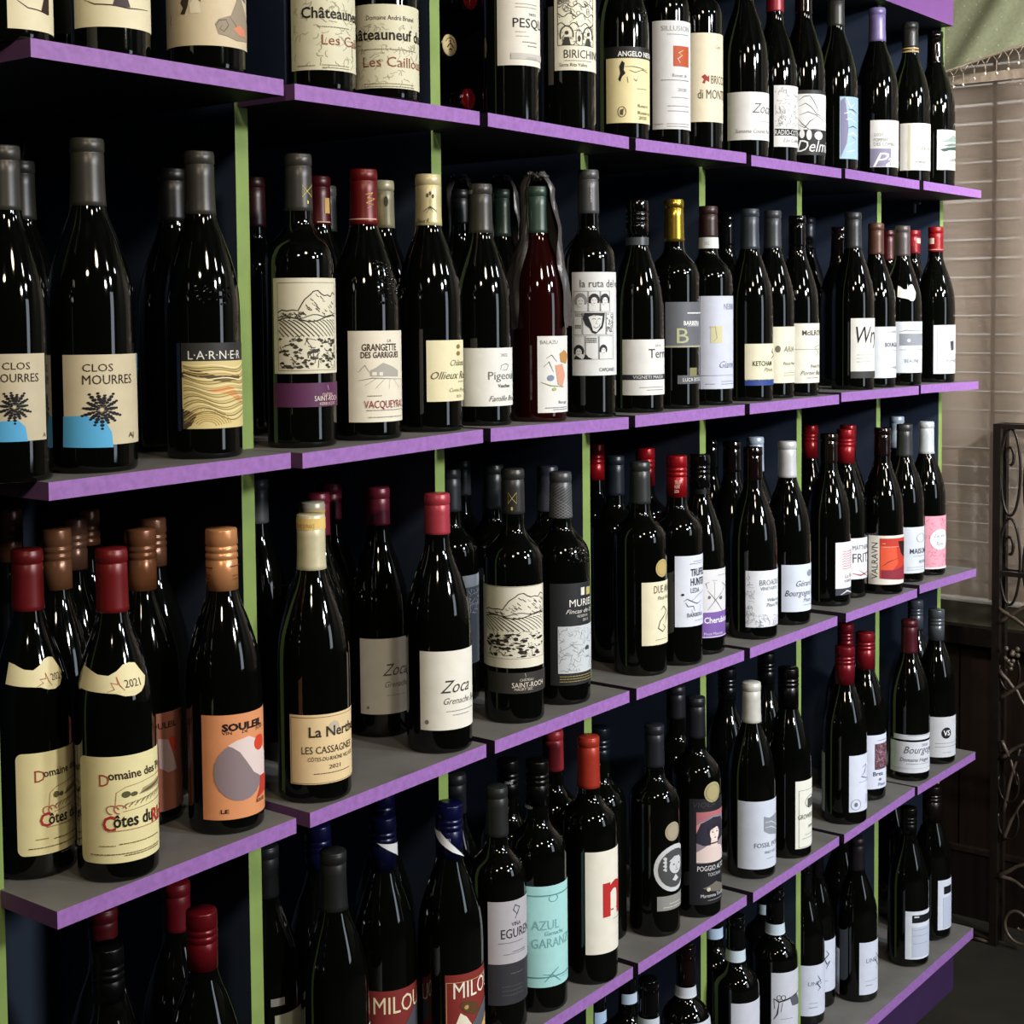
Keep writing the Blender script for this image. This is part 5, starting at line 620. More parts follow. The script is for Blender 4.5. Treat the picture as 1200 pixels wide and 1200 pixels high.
for zz in (0.81, 0.42):
    m = MB(); m.box((-0.006, -0.255, zz-0.006), (0.006, 0.261, zz+0.004), iron); m.box((0.030, -0.255, zz-0.006), (0.042, 0.261, zz+0.004), iron)
    for q in range(12): m.tube([(-0.0, 0.25-0.045*q, zz), (0.036, 0.25-0.045*q, zz)], 0.0025, iron, 6)
    rbuild('rack_shelf', m)
def oval(cy, cz, ry, rz, r=0.0032, a0=0, a1=2*PI, n=36):
    return [(0, cy+ry*math.cos(a0+(a1-a0)*k/n), cz+rz*math.sin(a0+(a1-a0)*k/n)) for k in range(n+1)]
for (cy, cz, ry, rz) in ((0.228, 1.025, 0.021, 0.092), (0.228, 0.835, 0.022, 0.092), (0.175, 1.00, 0.024, 0.10), (0.175, 0.83, 0.024, 0.08)):
    m = MB(); m.tube(oval(cy, cz, ry, rz)[:-1], 0.0030, iron, 7, True)
    m.tube([(0, cy+0.5*ry*math.cos(a)*(1-a/9), cz+0.32*rz+0.30*rz*math.sin(a)*(1-a/9)) for a in np.linspace(0, 5, 22)], 0.0034, iron, 7)
    rbuild('scroll', m)
rnd = random.Random(11)
twig = mat('5a4f44', 'iron')
for (y0, z0, y1, z1) in ((.252, .70, .12, .775), (.252, .735, .14, .655), (.250, .535, .14, .605), (.248, .60, .17, .50), (.240, .45, .205, .36), (.235, .30, .20, .44), (.236, .235, .19, .33), (.250, .15, .13, .215), (.246, .155, .14, .115), (.240, .41, .17, .455)):
    m = MB(); pts = []
    for k in range(9):
        t = k/8; pts.append((rnd.uniform(-.003, .003)-0.004, y0+(y1-y0)*t, z0+(z1-z0)*t+0.010*math.sin(t*PI)+rnd.uniform(-.0015, .0015)))
    m.tube(pts, [0.0050*(1-0.55*k/8) for k in range(9)], twig, 7); rbuild('twig', m)
for cz in (0.60, 0.36, 0.28):
    m = MB(); m.tube([(-0.004, 0.225+0.022*math.cos(a), cz+0.040*math.sin(a)) for a in np.linspace(2.4, 6.6, 18)], 0.0028, iron, 7); rbuild('tendril', m)
m = MB()
for k in range(17):
    a = rnd.uniform(0, 6.28); r = rnd.uniform(0, 0.017); zz = 0.655-0.052*rnd.random()
    R_ = 0.0055
    m.lathe([(R_*math.sin(t)+1e-5, -R_*math.cos(t)) for t in np.linspace(0, PI, 7)], twig, 9, False, (-0.006+rnd.uniform(-.006, .006), 0.222+r*math.cos(a), zz))
rbuild('grape_cluster', m)
m = MB(); m.tube([(-0.004, 0.200+0.047*(1-a/11)*math.cos(a+2.2), 0.060+0.054*(1-a/11)*math.sin(a+2.2)) for a in np.linspace(0, 9.2, 60)], 0.0036, twig, 7); rbuild('foot_scroll', m)
m = MB(); m.tube([(0, 0.255, 0.003), (-0.004, 0.285, 0.006), (-0.004, 0.30, 0.004)], 0.004, twig, 7); rbuild('foot', m)

# ------------------------------------------------------------------ the shelving
UPS = [0.0051, 0.3136, 0.6209, 0.9285, 1.2395, 1.5594, 1.8799, 2.1791]
UT, TH, FY, BY = 0.0176, 0.0157, -0.0837, 0.345
unit = thing('wine_shelving', 'dark wall of wine shelving with purple board edges and lime green uprights', 'shelving', (1.09, 0.13, FLOOR))
U0 = Vector((-1.09, -0.13, -FLOOR))
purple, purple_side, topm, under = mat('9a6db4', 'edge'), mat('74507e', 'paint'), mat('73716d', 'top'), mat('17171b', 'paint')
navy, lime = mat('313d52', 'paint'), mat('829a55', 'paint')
shaded_side = mat('261c2e', 'paint')  # board-end colours carry the gap shade, deepest in the far bays
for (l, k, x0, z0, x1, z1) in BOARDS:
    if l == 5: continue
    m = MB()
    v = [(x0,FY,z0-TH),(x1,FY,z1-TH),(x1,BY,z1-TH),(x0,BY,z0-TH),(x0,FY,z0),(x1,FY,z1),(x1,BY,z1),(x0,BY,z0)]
    for f, mm in (((0,3,2,1), under), ((4,5,6,7), topm), ((0,1,5,4), purple), ((1,2,6,5), purple_side), ((2,3,7,6), under), ((3,0,4,7), purple_side if k < 3 else shaded_side)):
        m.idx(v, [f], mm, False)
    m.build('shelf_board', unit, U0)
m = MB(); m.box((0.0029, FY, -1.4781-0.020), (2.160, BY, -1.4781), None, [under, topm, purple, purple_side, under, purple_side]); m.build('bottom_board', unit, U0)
m = MB(); m.box((0.0, -0.055, FLOOR), (2.13, -0.035, -1.4981), mat('38244a', 'paint')); m.build('plinth', unit, U0)
for k, x in enumerate(UPS):
    m = MB(); m.box((x-UT/2, 0.0, -1.4781), (x+UT/2, BY, 0.62), None, [navy, navy, lime, navy, navy, navy]); m.build('upright', unit, U0)
m = MB(); m.box((-0.02, BY, FLOOR), (2.19, BY+0.012, 0.62), navy); m.build('back_panel', unit, U0)
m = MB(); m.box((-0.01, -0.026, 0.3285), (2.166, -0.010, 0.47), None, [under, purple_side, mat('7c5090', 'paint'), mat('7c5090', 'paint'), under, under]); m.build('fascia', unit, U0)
m = MB(); m.box((-0.01, -0.010, 0.3285), (2.166, BY, 0.3405), under); m.build('top_board', unit, U0)
pinm = mat('8e93a0', 'foil')
for (x, y) in ((0.335, 0.070), (0.647, 0.062), (0.981, 0.070), (1.275, 0.061), (1.560, 0.040), (1.901, 0.042), (2.150, 0.045)):
    m = MB(); m.box((x-0.004, y-0.002, -TH-0.021), (x+0.004, y+0.001, -TH), pinm); m.box((x-0.004, y-0.012, -TH-0.004), (x+0.004, y, -TH), pinm); m.build('shelf_clip', unit, U0)

# ------------------------------------------------------------------ bottles
def collect():
    keys = set()
    def scan(its):
        for it in its:
            if it[0] in ('t', 'tv'):
                r = it[6:]; keys.add((it[1], r[1] if len(r) > 1 else 0, r[2] if len(r) > 2 else 0))
    for b in BOTTLES:
        scan(b[9][3])
        for L in b[10]: scan(L[6])
    keys.add(('m', 0, 1))
    text_meshes(sorted(keys, key=str))
def ell(a, z, da, dz, n=10, t0=0, t1=2*PI): return [(a+da*math.cos(t0+(t1-t0)*k/n), z+dz*math.sin(t0+(t1-t0)*k/n)) for k in range(n+1)]
def squig(W, rnd, a, b, z0, z1, n, ln, w, m, off):
    for _ in range(n):
        x = rnd.uniform(a, b); z = rnd.uniform(z0, z1); th = rnd.uniform(0, 6.28); pts = [(x, z)]
        for k in range(4):
            th += rnd.uniform(-1, 1); x = min(max(x+ln*math.cos(th)/W.R, min(a, b)), max(a, b)); z = min(max(z+ln*math.sin(th), z0), z1); pts.append((x, z))
        W.line(pts, w*rnd.uniform(.6, 1.3), m, off)
def draw(W, its, rnd):
    ink = lambda c: mat(c, 'ink')
    for it in its:
        k = it[0]
        if k in ('t', 'tv'):
            r = it[6:]; wf = r[0] if r else 0.8; sh = r[1] if len(r) > 1 else 0; bo = r[2] if len(r) > 2 else 0
            TK = TEXT[(it[1], sh, bo)]
            W.text(it[1], it[2], it[3], it[4], ink(it[5]), wf, sh, bo, k == 'tv')
        elif k == 'l': W.line(it[1], max(it[2], .0006), ink(it[3]), taper=True)
        elif k == 'p': W.poly(it[1], ink(it[2]))
        elif k == 'c': W.disc(it[1], it[2], it[3], it[4], ink(it[5]), 20)
        elif k == 'ring': W.line(ell(it[1], it[2], it[3], it[4], 18), .0008, ink(it[5]))
        elif k == 'sm': W.small(it[1], it[2], it[3], ink(it[4]), rnd)
        elif k == 'starb':
            _, a, z, da, dz, c = it; m = ink(c); off = W.next(); off2 = W.next()
            for q in range(15):
                t = 2*PI*q/15+0.1; L = 0.75+0.25*((q*7) % 3)/2
                for u in np.linspace(.25, .95, 5):
                    W.disc(a+da*.95*L*u*math.cos(t), z+dz*L*u*math.sin(t), da*.10*(1.3-abs(u-.65)*1.6), dz*.075*(1.3-abs(u-.65)*1.6), m, 6, off)
                W.line([(a+da*.10*math.cos(t), z+dz*.10*math.sin(t)), (a+da*.98*L*math.cos(t), z+dz*.98*L*math.sin(t))], dz*.07, m, off, True)
        elif k == 'face':
            _, a, z, da, dz, c = it; m = ink(c); dk = ink('4a4c4e')
            W.disc(a+da*.1, z+dz*.15, da*.62, dz*.55, m, 16); off = W.next()
            W.line([(a-da*.5, z+dz*.5), (a-da*.1, z+dz*.75), (a+da*.4, z+dz*.7), (a+da*.7, z+dz*.4)], .0022, m, off)
            for sx in (-.15, .4): W.disc(a+da*sx, z+dz*.25, da*.10, dz*.05, dk, 8)
            W.line([(a+da*.15, z+dz*.2), (a+da*.05, z-dz*.02), (a+da*.18, z-dz*.04)], .0006, dk)
            W.line([(a, z-dz*.16), (a+da*.3, z-dz*.15)], .0009, dk)
            for q in range(4): W.poly([(a-da*1.0, z-dz*(.0-.25*q)), (a-da*.75, z-dz*(.15-.22*q)), (a-da*.7, z-dz*(.0-.26*q)), (a-da*.85, z+dz*(.12+.25*q))], m)
            W.poly([(a-da*.3, z-dz*.75), (a, z-dz*.42), (a+da*.3, z-dz*.75), (a, z-dz*.9)], m)
        else:
            kk, a, b, z0, z1, c = it; m = ink(c); w_ = b-a; h_ = z1-z0
            Pt = lambda u, v: (a+w_*u, z0+h_*v)
            if kk == 'r': W.rect(a, b, z0, z1, m)
            elif kk == 'frame':
                off = W.next(); W.line([Pt(0, 0), Pt(1, 0)], .0005, m, off); W.line([Pt(0, 1), Pt(1, 1)], .0005, m, off); W.line([Pt(0, 0), Pt(0, 1)], .0005, m, off); W.line([Pt(1, 0), Pt(1, 1)], .0005, m, off)
            elif kk == 'vine':
                off = W.next()
                for e in ((0, 0, 1, 0), (0, 1, 1, 1), (0, 0, 0, 1), (1, 0, 1, 1)): W.line([Pt(e[0], e[1]), Pt(e[2], e[3])], .0005, ink('8a8474'), off)
                ridge = [(0, .66), (.07, .69), (.15, .68), (.25, .69), (.32, .68), (.37, .75), (.42, .81), (.50, .86), (.55, .90), (.62, .91), (.68, .87), (.74, .85), (.80, .86), (.87, .84), (.93, .89), (1, .86)]
                W.line([Pt(*p) for p in ridge], .0011, m, off)
                W.line([Pt(u, .57+.03*math.sin(u*9)+.03*u) for u in np.linspace(0, 1, 14)], .0013, m, off)
                W.line([Pt(u, .60+.02*math.sin(u*14)+.03*u) for u in np.linspace(0, 1, 14)], .0009, m, off)
                for q in range(46):
                    u = rnd.uniform(.05, .97); top = np.interp(u, [p[0] for p in ridge], [p[1] for p in ridge]); v = rnd.uniform(.62, top-.02)
                    W.line([Pt(u, v), Pt(u+.02, v-.02), Pt(u+.05, v-.015-rnd.uniform(0, .03))], rnd.uniform(.0004, .0009), m, off)
                for q in range(17):
                    u0 = -.28+.075*q
                    pts = [(u0+.26*t+.05*t*t, .575-.19*t**1.5) for t in np.linspace(0, 1, 8)]
                    pts = [(u, v) for u, v in pts if 0 <= u <= .99]
                    if len(pts) > 1: W.line([Pt(*p) for p in pts], .0010 if q < 9 else .0007, m, off)
                for q in range(95):
                    u = rnd.uniform(.03, .97); v = rnd.uniform(.03, .36); s = rnd.uniform(.012, .045)
                    W.poly([Pt(min(max(u+s*1.3*math.cos(t)*rnd.uniform(.5, 1.1), .01), .99), min(max(v+s*.55*math.sin(t)*rnd.uniform(.5, 1.1), .01), .42)) for t in np.linspace(0, 5.6, 7)], m, off)
                squig(W, rnd, *sorted((Pt(.03, 0)[0], Pt(.97, 0)[0])), Pt(0, .02)[1], Pt(0, .4)[1], 50, h_*.022, .0006, m, off)
            elif kk in ('vein', 'mount'):
                off = W.next(); n = int(min(90, abs(w_)*W.R*h_*1e6/22))
                squig(W, rnd, min(a, b), max(a, b), z0, z1, n, .0022, .0006, m, off)
                if kk == 'mount':
                    W.line([Pt(0, .45), Pt(.3, .62), Pt(.5, .58), Pt(.8, .8), Pt(1, .75)], .0006, m, off)
                    W.poly([Pt(.6, .45), Pt(.6, .52), Pt(.67, .56), Pt(.74, .52), Pt(.74, .45)], ink('3a4248'))
            elif kk == 'agate':
                W.rect(a, b, z0, z1, m)
                cols = ['8a7a40', 'f2e6b4', '6a5c38', 'b89a50', 'efe2b0', '9a8448']
                fA = lambda u, s: .07*math.sin(5*u+s*2.1)+.05*math.sin(9*u-1+s*5)
                W.poly([Pt(0, .78)]+[Pt(u, .80+fA(u, .3)*.6) for u in np.linspace(0, .85, 9)]+[Pt(u, .72+fA(u, .3)*.6) for u in np.linspace(.85, 0, 9)], ink('4a3c2c'))
                W.poly([Pt(.30, .56), Pt(.62, .62), Pt(.70, .60), Pt(.93, .36), Pt(.80, .38), Pt(.62, .50)], ink('e0985c'))
                W.poly([Pt(0, .30), Pt(.20, .22), Pt(.12, .05), Pt(.05, .0), Pt(0, 0)], ink('4a4038'))
                off = W.next()
                for q in range(26):
                    s = q/26; W.line([Pt(u, .10+.88*s+fA(u, s)*(1-.3*s)+.12*u*(1-s)) for u in np.linspace(.02, .98, 16) if 0 < .10+.88*s+fA(u, s)*(1-.3*s)+.12*u*(1-s) < 1], rnd.uniform(.0004, .0011), ink(cols[q % 6]), off)
                for q in range(7): W.line([Pt(.32+(.10+.03*q)*1.2*math.cos(t), .02+(.10+.03*q)*.95*math.sin(t)) for t in np.linspace(.2, 2.7, 12)], .0007, ink('a8893c'), off)
            elif kk == 'estate':
                off = W.next()
                W.line([Pt(.1, .25), Pt(.12, .7), Pt(.25, .85), Pt(.6, .95), Pt(1, 1.)], .0006, m, off); W.line([Pt(.2, .1), Pt(1, .25)], .0006, m, off)
                W.poly([Pt(.45, .55), Pt(.50, .72), Pt(.85, .82), Pt(1, .78), Pt(1, .62)], ink('a89a74')); W.poly([Pt(.42, .56), Pt(.55, .66), Pt(.9, .80), Pt(.92, .74), Pt(.6, .6)], ink('6a5a3c'))
                W.disc(*Pt(.25, .62), abs(w_)*.06, h_*.1, ink('5a5a3a')); W.disc(*Pt(.36, .60), abs(w_)*.05, h_*.07, ink('5a5a3a'))
                off = W.next()
                for q in range(28): W.line([Pt(.2+.028*q, .2+.15*(q % 3)/3+.006*q), Pt(.25+.028*q, .34+.008*q)], .0005, ink('7a6a4a'), off)
                for q in range(2): W.line([Pt(.05+.1*q+.10*math.cos(t)*(1-t/8), .18+.13*math.sin(t)) for t in np.linspace(0, 5, 14)], .0010, ink('b06a50'), off)
            elif kk == 'lat':
                off = W.next(); n = 7
                for q in range(-9, 10):
                    for sgn in (1, -1):
                        pts = [(q/n+.5*0+sgn*t*.9*0+t*sgn, t) for t in (0, 1)]
                        pts = [(u, v) for u, v in [(q/n+sgn*v*1.6, v) for v in np.linspace(0, 1, 12)] if -.25 <= u <= 1.2]
                        if len(pts) > 1: W.line([Pt(*p) for p in pts], .0005, m, off)
            elif kk == 'zig':
                off = W.next()
                for q in range(8):
                    v = .05+.125*q; W.line([Pt(i/8, v+(.05 if i % 2 else 0)) for i in range(9)], .0011, m, off)
            elif kk == 'barc':
                off = W.next()
                for q in range(16): W.line([Pt(0, q/16), Pt(1, q/16)], .0006 if q % 3 else .0012, m, off)
            elif kk == 'm':
                W.text('m', a, (z0+z1)/2-.004, h_*1.28, m, 1.0, 0, 1); off = W.next()
                dx = .002/W.R
                for u in (0.02, .45, .88): W.rect(a+.030/W.R*u*1.0-dx*.2, a+.030/W.R*u+dx*2.4, z0-.006, z0-.004, m, off)
            elif kk == 'portrait':
                W.rect(a, b, z0, z1, ink('8a7c88')); W.poly([Pt(0, .80), Pt(0, 1), Pt(1, 1), Pt(1, .88), Pt(.5, .92)], ink('b06a70')); W.poly([Pt(0, .74), Pt(.12, .80), Pt(.4, .84), Pt(.1, .62), Pt(0, .6)], ink('d08a8c'))
                W.poly([Pt(0, .58), Pt(.12, .78), Pt(.5, .88), Pt(.85, .84), Pt(1, .7), Pt(1, .45), Pt(.8, .42), Pt(.55, .35), Pt(.2, .34), Pt(0, .4)], ink('2c2a38'))
                W.poly([Pt(0, .02), Pt(0, .22), Pt(.3, .34), Pt(.6, .34), Pt(.85, .28), Pt(1, .14), Pt(1, 0), Pt(.5, 0)], ink('dccac4')); W.poly([Pt(.40, .30), Pt(.42, .46), Pt(.66, .46), Pt(.66, .28)], ink('e2cfc8'))
                W.disc(*Pt(.55, .56), abs(w_)*.17, h_*.14, ink('ecdcd4'), 18); off = W.next(); dk = ink('2a2430')
                for u in (.47, .63): W.disc(*Pt(u, .59), abs(w_)*.035, h_*.012, dk, 8, off)
                W.line([Pt(.42, .63), Pt(.50, .635)], .0006, dk, off); W.line([Pt(.60, .635), Pt(.68, .63)], .0006, dk, off)
                W.line([Pt(.55, .57), Pt(.53, .52), Pt(.56, .515)], .0005, ink('a88a84'), off); W.disc(*Pt(.56, .475), abs(w_)*.045, h_*.012, ink('a03a44'), 8)
                W.rect(*sorted((Pt(.40, 0)[0], Pt(.68, 0)[0])), Pt(0, .36)[1], Pt(0, .385)[1], dk); W.poly([Pt(.3, .72), Pt(.5, .76), Pt(.75, .74), Pt(.8, .66), Pt(.6, .68), Pt(.4, .64), Pt(.33, .5)], dk)
            elif kk == 'comic':
                off = W.next()
                for e in ((0, 0, 1, 0), (0, 1, 1, 1), (0, 0, 0, 1), (1, 0, 1, 1)): W.line([Pt(e[0], e[1]), Pt(e[2], e[3])], .0007, m, off)
                for q in range(4):
                    v = .30+.14*q; W.line([Pt(u, v+.03*math.sin(u*20+q*2)) for u in np.linspace(0, 1, 18)], .0010, m, off)
                for (u, v) in ((.22, .15), (.8, .14)):
                    W.line([Pt(u+.16*math.cos(t), v+.13*math.sin(t)) for t in np.linspace(-.3, 3.6, 12)], .0016, m, off)
                    W.disc(*Pt(u, v+.03), abs(w_)*.05, h_*.03, m, 8, off); W.poly([Pt(u-.12, .0), Pt(u-.06, v-.03), Pt(u+.05, v-.03), Pt(u+.1, .0)], m, off)
                W.line([Pt(.45, .02), Pt(.45, .18), Pt(.52, .24), Pt(.62, .18), Pt(.62, .02)], .0009, m, off); W.disc(*Pt(.53, .1), abs(w_)*.04, h_*.05, m, 8, off)
                for q in range(14): u = rnd.uniform(.05, .95); v = rnd.uniform(.4, .95); W.line(ell(*Pt(u, v), abs(w_)*.05, h_*.03, 8), .0006, m, off)
                squig(W, rnd, min(a, b), max(a, b), z0, z1, 70, .0022, .0006, m, off)
                for q in range(12): W.line([Pt(.02+.024*q, .62), Pt(.02+.024*q, .95)], .0006, m, off)
            elif kk == 'comic3':
                off = W.next(); lt = ink('8c8c90')
                for (v0, v1) in ((.70, 1), (.36, .68), (0, .34)):
                    for (u0, u1) in (((0, .33), (.35, .60), (.62, .86)) if v0 > .6 else ((0, .2), (.22, .74), (.76, .98)) if v0 > .3 else ((0, .26), (.28, .56), (.58, .98))):
                        W.line([Pt(u0, v0), Pt(u1, v0), Pt(u1, v1), Pt(u0, v1), Pt(u0, v0)], .0005, m, off)
                # three heads, one big laughing face, small heads with speech lines
                for (u, v, s, dark) in ((.17, .86, .12, 0), (.47, .87, .10, 1), (.73, .87, .10, 1), (.12, .12, .10, 1), (.68, .14, .08, 1)):
                    W.poly([Pt(u+s*1.25*math.cos(t), v+s*.95*math.sin(t)) for t in np.linspace(-.5, PI+.5, 10)], m if dark else lt, off)
                    W.disc(*Pt(u, v-.02), abs(w_)*s*.72, h_*s*.62, ink('dcdcda'), 12, off+.00003)
                    for e in (-.3, .3): W.disc(*Pt(u+s*e, v), abs(w_)*.012, h_*.007, m, 6, off+.00006)
                    W.line([Pt(u-s*.3, v-.04), Pt(u, v-.05), Pt(u+s*.3, v-.04)], .0005, m, off+.00006)
                W.poly([Pt(.22, .60), Pt(.26, .68), Pt(.72, .68), Pt(.70, .56), Pt(.66, .46), Pt(.50, .37), Pt(.42, .39), Pt(.36, .46), Pt(.28, .50)], m, off+.00003)
                W.poly([Pt(.34, .62), Pt(.45, .65), Pt(.66, .63), Pt(.63, .50), Pt(.52, .40), Pt(.44, .42), Pt(.40, .52)], ink('dcdcda'), off+.00006)
                for u in (.46, .58): W.line([Pt(u-.04, .585), Pt(u, .60), Pt(u+.04, .585)], .0008, m, off+.00009)
                W.line([Pt(.45, .48), Pt(.50, .455), Pt(.58, .48), Pt(.60, .52)], .0008, m, off+.00009); W.line([Pt(.53, .57), Pt(.50, .52), Pt(.54, .515)], .0005, m, off+.00009)
                for v in (.665, .64, .50, .48, .46, .31, .29, .27, .25): W.small(*sorted((Pt(.04 if v > .6 or v > .4 else .30, 0)[0], Pt(.18 if v < .6 and v > .4 else .52, 0)[0])), Pt(0, v)[1], m, rnd)
                squig(W, rnd, *sorted((Pt(.78, 0)[0], Pt(.98, 0)[0])), Pt(0, .38)[1], Pt(0, .66)[1], 22, .002, .0006, m, off)
                W.poly([Pt(.22, .0), Pt(.28, .08), Pt(.34, .03), Pt(.44, .0)], m, off); W.poly([Pt(.0, .0), Pt(.05, .06), Pt(.2, .0)], m, off)

LAYOUT_GROUP = {1: 'wine bottles on the top shelf', 2: 'wine bottles on the second shelf', 3: 'wine bottles on the third shelf', 4: 'wine bottles on the fourth shelf', 5: 'wine bottles on the bottom shelf'}
EMBOSS = {'b9': (0.35, 1.15, 0.50, 0.66, 60), 'c21': (0.25, 1.3, 0.615, 0.685, 46), 'b5': (-0.2, 0.9, 0.50, 0.56, 26), 'a9': (0.3, 1.2, 0.53, 0.60, 18), 'c21b': (0, 0, 0, 0, 0)}
NSEG = 40
def make_bottle(rec):
    bid, lvl, X, Y, Z, H, R, sh, va, cap, labs, desc = rec
    root = thing('wine_bottle', desc, 'bottle', (X, Y, Z), LAYOUT_GROUP[lvl])
    rnd = random.Random(hash_(bid))
    gm = GLASSRED if bid == 'b14' else GLASS
    m = MB(); prof = [(R*r, H*t) for t, r in SP[sh]]
    prof[-1] = (R*SP[sh][-1][1], H*0.985)
    m.lathe([(R*0.60, H*0.008), (R*0.80, 0.0004)]+prof[0:], gm, NSEG); m.build('glass_body', root)
    col, zc, kind = cap[:3]
    W = Wrap(R, H, sh, va)
    m = MB(); rc = W.rad(zc)+0.0007; rt_ = W.rad(H)+0.0007
    if kind in ('screw', 'screwk'):
        r0 = max(rc*1.01, rt_*1.06); cm = mat('0b0b0c' if kind == 'screwk' else col, 'wax' if kind == 'screwk' else 'screw')
        zs = H-0.045
        if kind == 'screwk':
            m2 = MB(); m2.lathe([(rc*1.02, zc), (r0, zs-0.006)], mat(col, 'foil'), 28, False); m2.build('sleeve', root)
        pr = [(r0, zs-0.004 if kind == 'screwk' else zc)]
        for g in (0.030, 0.023, 0.0165):
            z = H-g; pr += [(r0, z-0.0016), (r0*0.955, z-0.0008), (r0*0.955, z+0.0004), (r0*1.02, z+0.0014)]
        pr += [(r0, H-0.008), (r0*.985, H-0.0015), (r0*.95, H)]
        m.lathe([(r0*.9, pr[0][1])]+pr, cm, 28); cp = m.build('screw_cap', root)
        W.extra = max(r0-W.rad(H-0.03), 0.0008)
    else:
        cm = mat(col, 'wax' if kind == 'wax' else 'foil')
        if bid == 'b17': cm = mat(col, 'metalfoil')
        zl = H-0.0125
        pr = [(rc*0.97, zc), (rc+0.0001, zc+0.0003)]
        for t in np.linspace(0.1, 1, 5): z = zc+(zl-0.0015-zc)*t; pr.append((W.rad(z)+0.0009, z))
        pr += [(rt_-0.0004, zl-0.0006), (rt_-0.0003, zl), (rt_+0.0006, zl+0.0008), (rt_+0.0006, H-0.0032), (rt_+0.0001, H-0.0025), (rt_+0.0003, H-0.0012), (rt_-0.0006, H)]
        m.lathe(pr, cm, 28); cp = m.build('capsule', root)
        W.extra = 0.0009
    if cap[3]:
        W.base = 0.0004 if kind not in ('screw', 'screwk') else 0.0009
        draw(W, cap[3], rnd); W.mb.build('print', cp)
    for (lk, a, b, z0, z1, c, its) in labs:
        W = Wrap(R, H, sh, va); W.bent = z1 > H*0.45 if sh == 'B' else z1 > H*0.60
        pm = mat(c, 'paper'); name = 'label'
        if lk == 'wing':
            name = 'neck_label'; sh_ = [(0, .92), (.12, .86), (.30, .70), (.45, .66), (.56, .78), (.66, .96), (.76, 1), (.86, .96), (.93, .72), (1, .50), (.95, .25), (.88, .08), (.78, 0), (.66, .02), (.55, .12), (.40, .16), (.2, .2), (0, .26)]
            if b-a < 1.2 and abs(z1-z0) < .03: b = a+max(b-a, 0.7)
            W.poly([(a+(b-a)*u, z0+(z1-z0)*v) for u, v in sh_], pm, 0.0005)
        elif lk == 'seal':
            name = 'seal'; b2 = max(b, a+0.0245/R*(1.0 if (z1-z0) < .03 else 1.9))
            da = (z1-z0)/2/R; W.disc(a+da, (z0+z1)/2, da, (z1-z0)/2, pm, 28, 0.0006 if (z1-z0) > .03 else 0.0009)
            its = [[i[0], a+da if i[0] in ('c', 'face') else i[1], *i[2:]] for i in its]
            its = [[i[0], i[1], (z0+z1)/2, (i[4]/R if i[0] in ('c', 'face') else i[3]), *i[4:]] for i in its]
            if not its and (z1-z0) < .04:
                W.line(ell(a+da, (z0+z1)/2, da*.8, (z1-z0)*.4, 20), .0005, mat('857a52', 'ink'), 0.0011)
        else:
            if b-a < 0.9 and a < -0.3 and len(its) <= 5 and (b-a) < 0.6: name = 'back_label'
            if bid in ('c1', 'c2'):
                n = 6; rr = 0.006; pts = []
                for (cx, cz, t0) in ((b-rr/R, z1-rr, 0), (a+rr/R, z1-rr, PI/2), (a+rr/R, z0+rr, PI), (b-rr/R, z0+rr, 1.5*PI)):
                    pts += [(cx+rr/R*math.cos(t0+PI/2*i/n), cz+rr*math.sin(t0+PI/2*i/n)) for i in range(n+1)]
                W.poly(pts, pm, 0.0005)
            else: W.rect(a, b, z0, z1, pm, 0.0005)
        lo = W.mb.build(name, root)
        if its:
            W2 = Wrap(R, H, sh, va); W2.bent = W.bent; W2.base = 0.0008 if not (lk == 'seal') else 0.0012
            if bid == 'b17' and c == '54565c': W2.base += .0001
            draw(W2, its, rnd)
            if W2.mb.f: W2.mb.build('print', lo)
    if bid in EMBOSS:
        a0, a1, t0, t1, n = EMBOSS[bid]; W = Wrap(R, H, sh, va); m = MB()
        for q in range(n):
            a = va+rnd.uniform(a0, a1); z = H*rnd.uniform(t0, t1); r = W.rad(z)-0.0006; s = rnd.uniform(.0012, .0024)
            m.lathe([(s, -s*.2), (s*.9, s*.4), (s*.5, s*.85), (0.0001, s)], gm, 7, False)
            M = Matrix.Translation((r*math.cos(a), r*math.sin(a), z)) @ Matrix.Rotation(a, 4, 'Z') @ Matrix.Rotation(PI/2, 4, 'Y')
            k = 4*7
            for j in range(len(m.v)-k, len(m.v)): m.v[j] = tuple(M @ Vector(m.v[j]))
        m.build('embossed_crest', root)
    if bid in ('b13', 'b14', 'b12b'):
        W = Wrap(R, H, sh, va); m = MB(); vs = []; fs = []; NA, NZ_ = 46, 30
        ph = [rnd.uniform(0, 6.28) for _ in range(6)]
        for i in range(NA):
            a = 0.95+(2*PI-1.55)*i/(NA-1)       # open towards the aisle
            for j in range(NZ_):
                t = j/(NZ_-1); z = H*(0.40+0.66*t)
                base = W.rad(min(z, H)) if z < H else W.rad(H)*(1-0.9*(z-H)/(H*.06))
                rr = base+0.003+0.0030*(1+math.sin(a*9+ph[0]+z*40))*(0.5+0.5*t)+0.0016*math.sin(a*21+z*90+ph[1])+(0.010*math.exp(-((t-.62)/.16)**2) if a < 2.2 else 0)
                vs.append((rr*math.cos(va+a), rr*math.sin(va+a), z+0.002*math.sin(a*7+ph[2])))
        for i in range(NA-1):
            for j in range(NZ_-1): fs.append((i*NZ_+j, (i+1)*NZ_+j, (i+1)*NZ_+j+1, i*NZ_+j+1))
        m.idx(vs, fs, mat('4d4a49', 'tissue'))
        for q in range(7):
            a = va+0.9*q; m.tube([(0.004*math.cos(a), 0.004*math.sin(a), H*1.03), (0.010*math.cos(a+.5), 0.010*math.sin(a+.5), H*1.05), (0.016*math.cos(a+1), 0.016*math.sin(a+1), H*(1.035+.01*(q % 3)))], [0.0035, 0.0025, 0.001], mat('4d4a49', 'tissue'), 6)
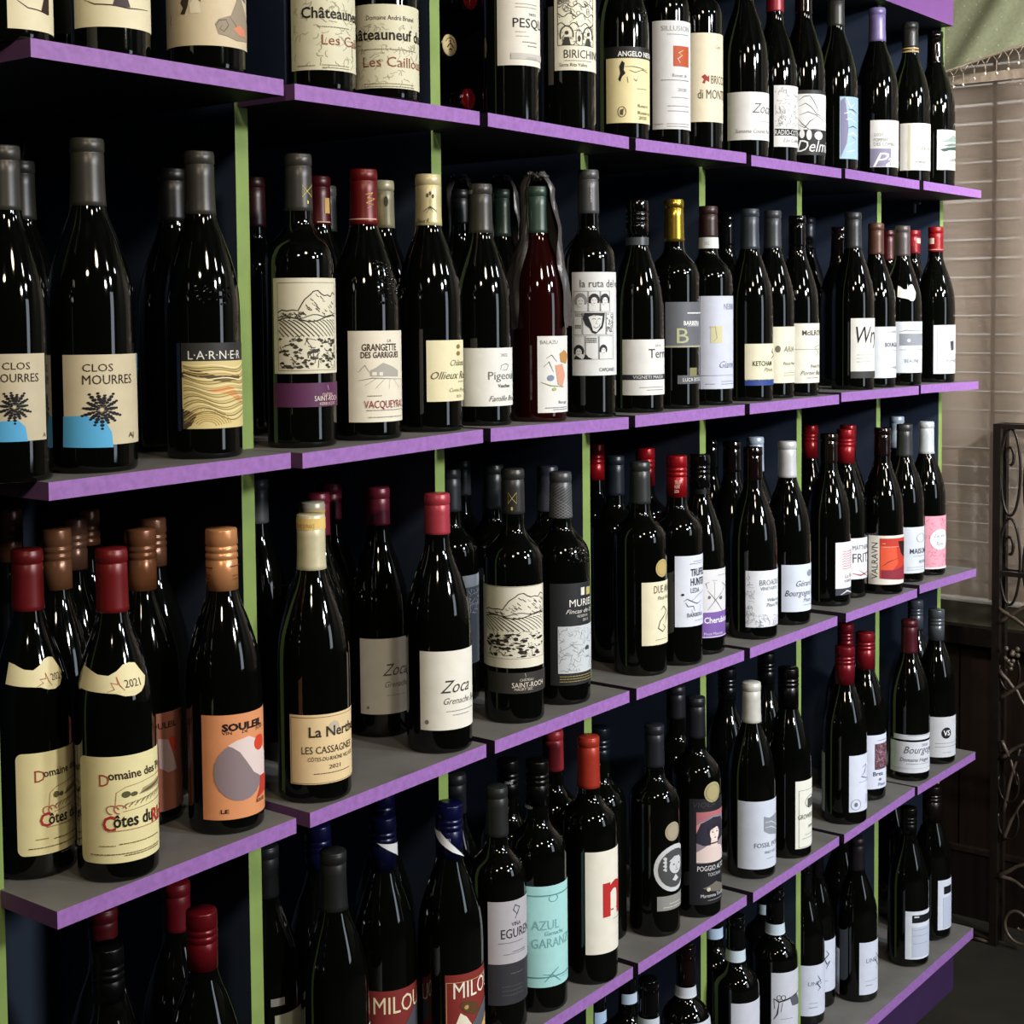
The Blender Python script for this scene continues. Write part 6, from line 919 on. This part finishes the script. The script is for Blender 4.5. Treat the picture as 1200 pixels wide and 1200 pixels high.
        m.build('tissue_wrap', root)
    return root
def hash_(s): return sum((i+1)*ord(c)*131 for i, c in enumerate(s))
collect()
for rec in BOTTLES: make_bottle(rec)

# bottles lying on their sides beside the green upright, necks towards the aisle
LY = [('red-capped bottle lying on its side, lowest of the stacked lying bottles on the top shelf', 0.730, 0.0385, 0),
      ('lying bottle with cream seal on its cap end, middle of the stacked lying bottles', 0.694, 0.1010, 1),
      ('red-capped bottle lying on its side, uppermost of the stacked lying bottles', 0.735, 0.1640, 0)]
for lab, x, z, sealed in LY:
    R, H = 0.0355, 0.298
    root = thing('wine_bottle', lab, 'bottle', (x, 0.338, z), 'wine bottles lying on the top shelf')
    root.rotation_euler = (PI/2, 0, 0)
    m = MB(); m.lathe([(R*.6, .003)]+[(R*r, H*t) for t, r in SP['B']], GLASS, 32); m.build('glass_body', root)
    W = Wrap(R, H, 'B', 0); m = MB(); r = W.rad(H)+.0009
    m.lathe([(r*1.02, H*.80), (r, H*.9), (r, H-.012), (r+.0012, H-.011), (r+.0012, H-.002), (r, H+.0005), (r*.6, H+.0016), (.0002, H+.002)], mat('120a0b', 'wax'), 28, False); cp = m.build('capsule', root)
    if not sealed:
        m = MB(); m.lathe([(r*.98, H+.0012), (r*.90, H+.0030), (r*.5, H+.0042), (.0002, H+.0046)], mat('a01420', 'wax'), 28, False); m.build('wax_seal', root)
    if sealed:
        m = MB(); m.lathe([(r*.98, H+.0010), (r*.95, H+.0022), (.0002, H+.0026)], mat('e0d0a4', 'paper'), 28, False); so = m.build('seal', root)
        m = MB(); k_ = mat('1c1814', 'ink')
        for pts in (((-.006, -.003), (0, .003), (.006, -.003)), ((-.003, -.006), (0, -.004), (.003, -.006))):
            m.tube([(p[0], p[1], H+.0030) for p in pts], .0006, k_, 5)
        m.tube([(.0088*math.cos(t), .0088*math.sin(t), H+.0024) for t in np.linspace(.4, 2.7, 16)], .0005, k_, 5)
        m.lathe([(.0012, 0), (.0008, .0008), (.0001, .001)], k_, 8, False, (0, .0052, H+.0026))
        m.build('print', so)
# slim black divider that holds the lying bottles in
div = thing('bottle_divider', 'slim glossy black divider standing right of the lying bottles on the top shelf', 'divider', (0.790, 0.19, 0.0))
m = MB(); m.box((-0.004, -0.150, 0.0), (0.004, 0.150, 0.32), mat('0c0c0d', 'wax')); m.build('divider_panel', div)
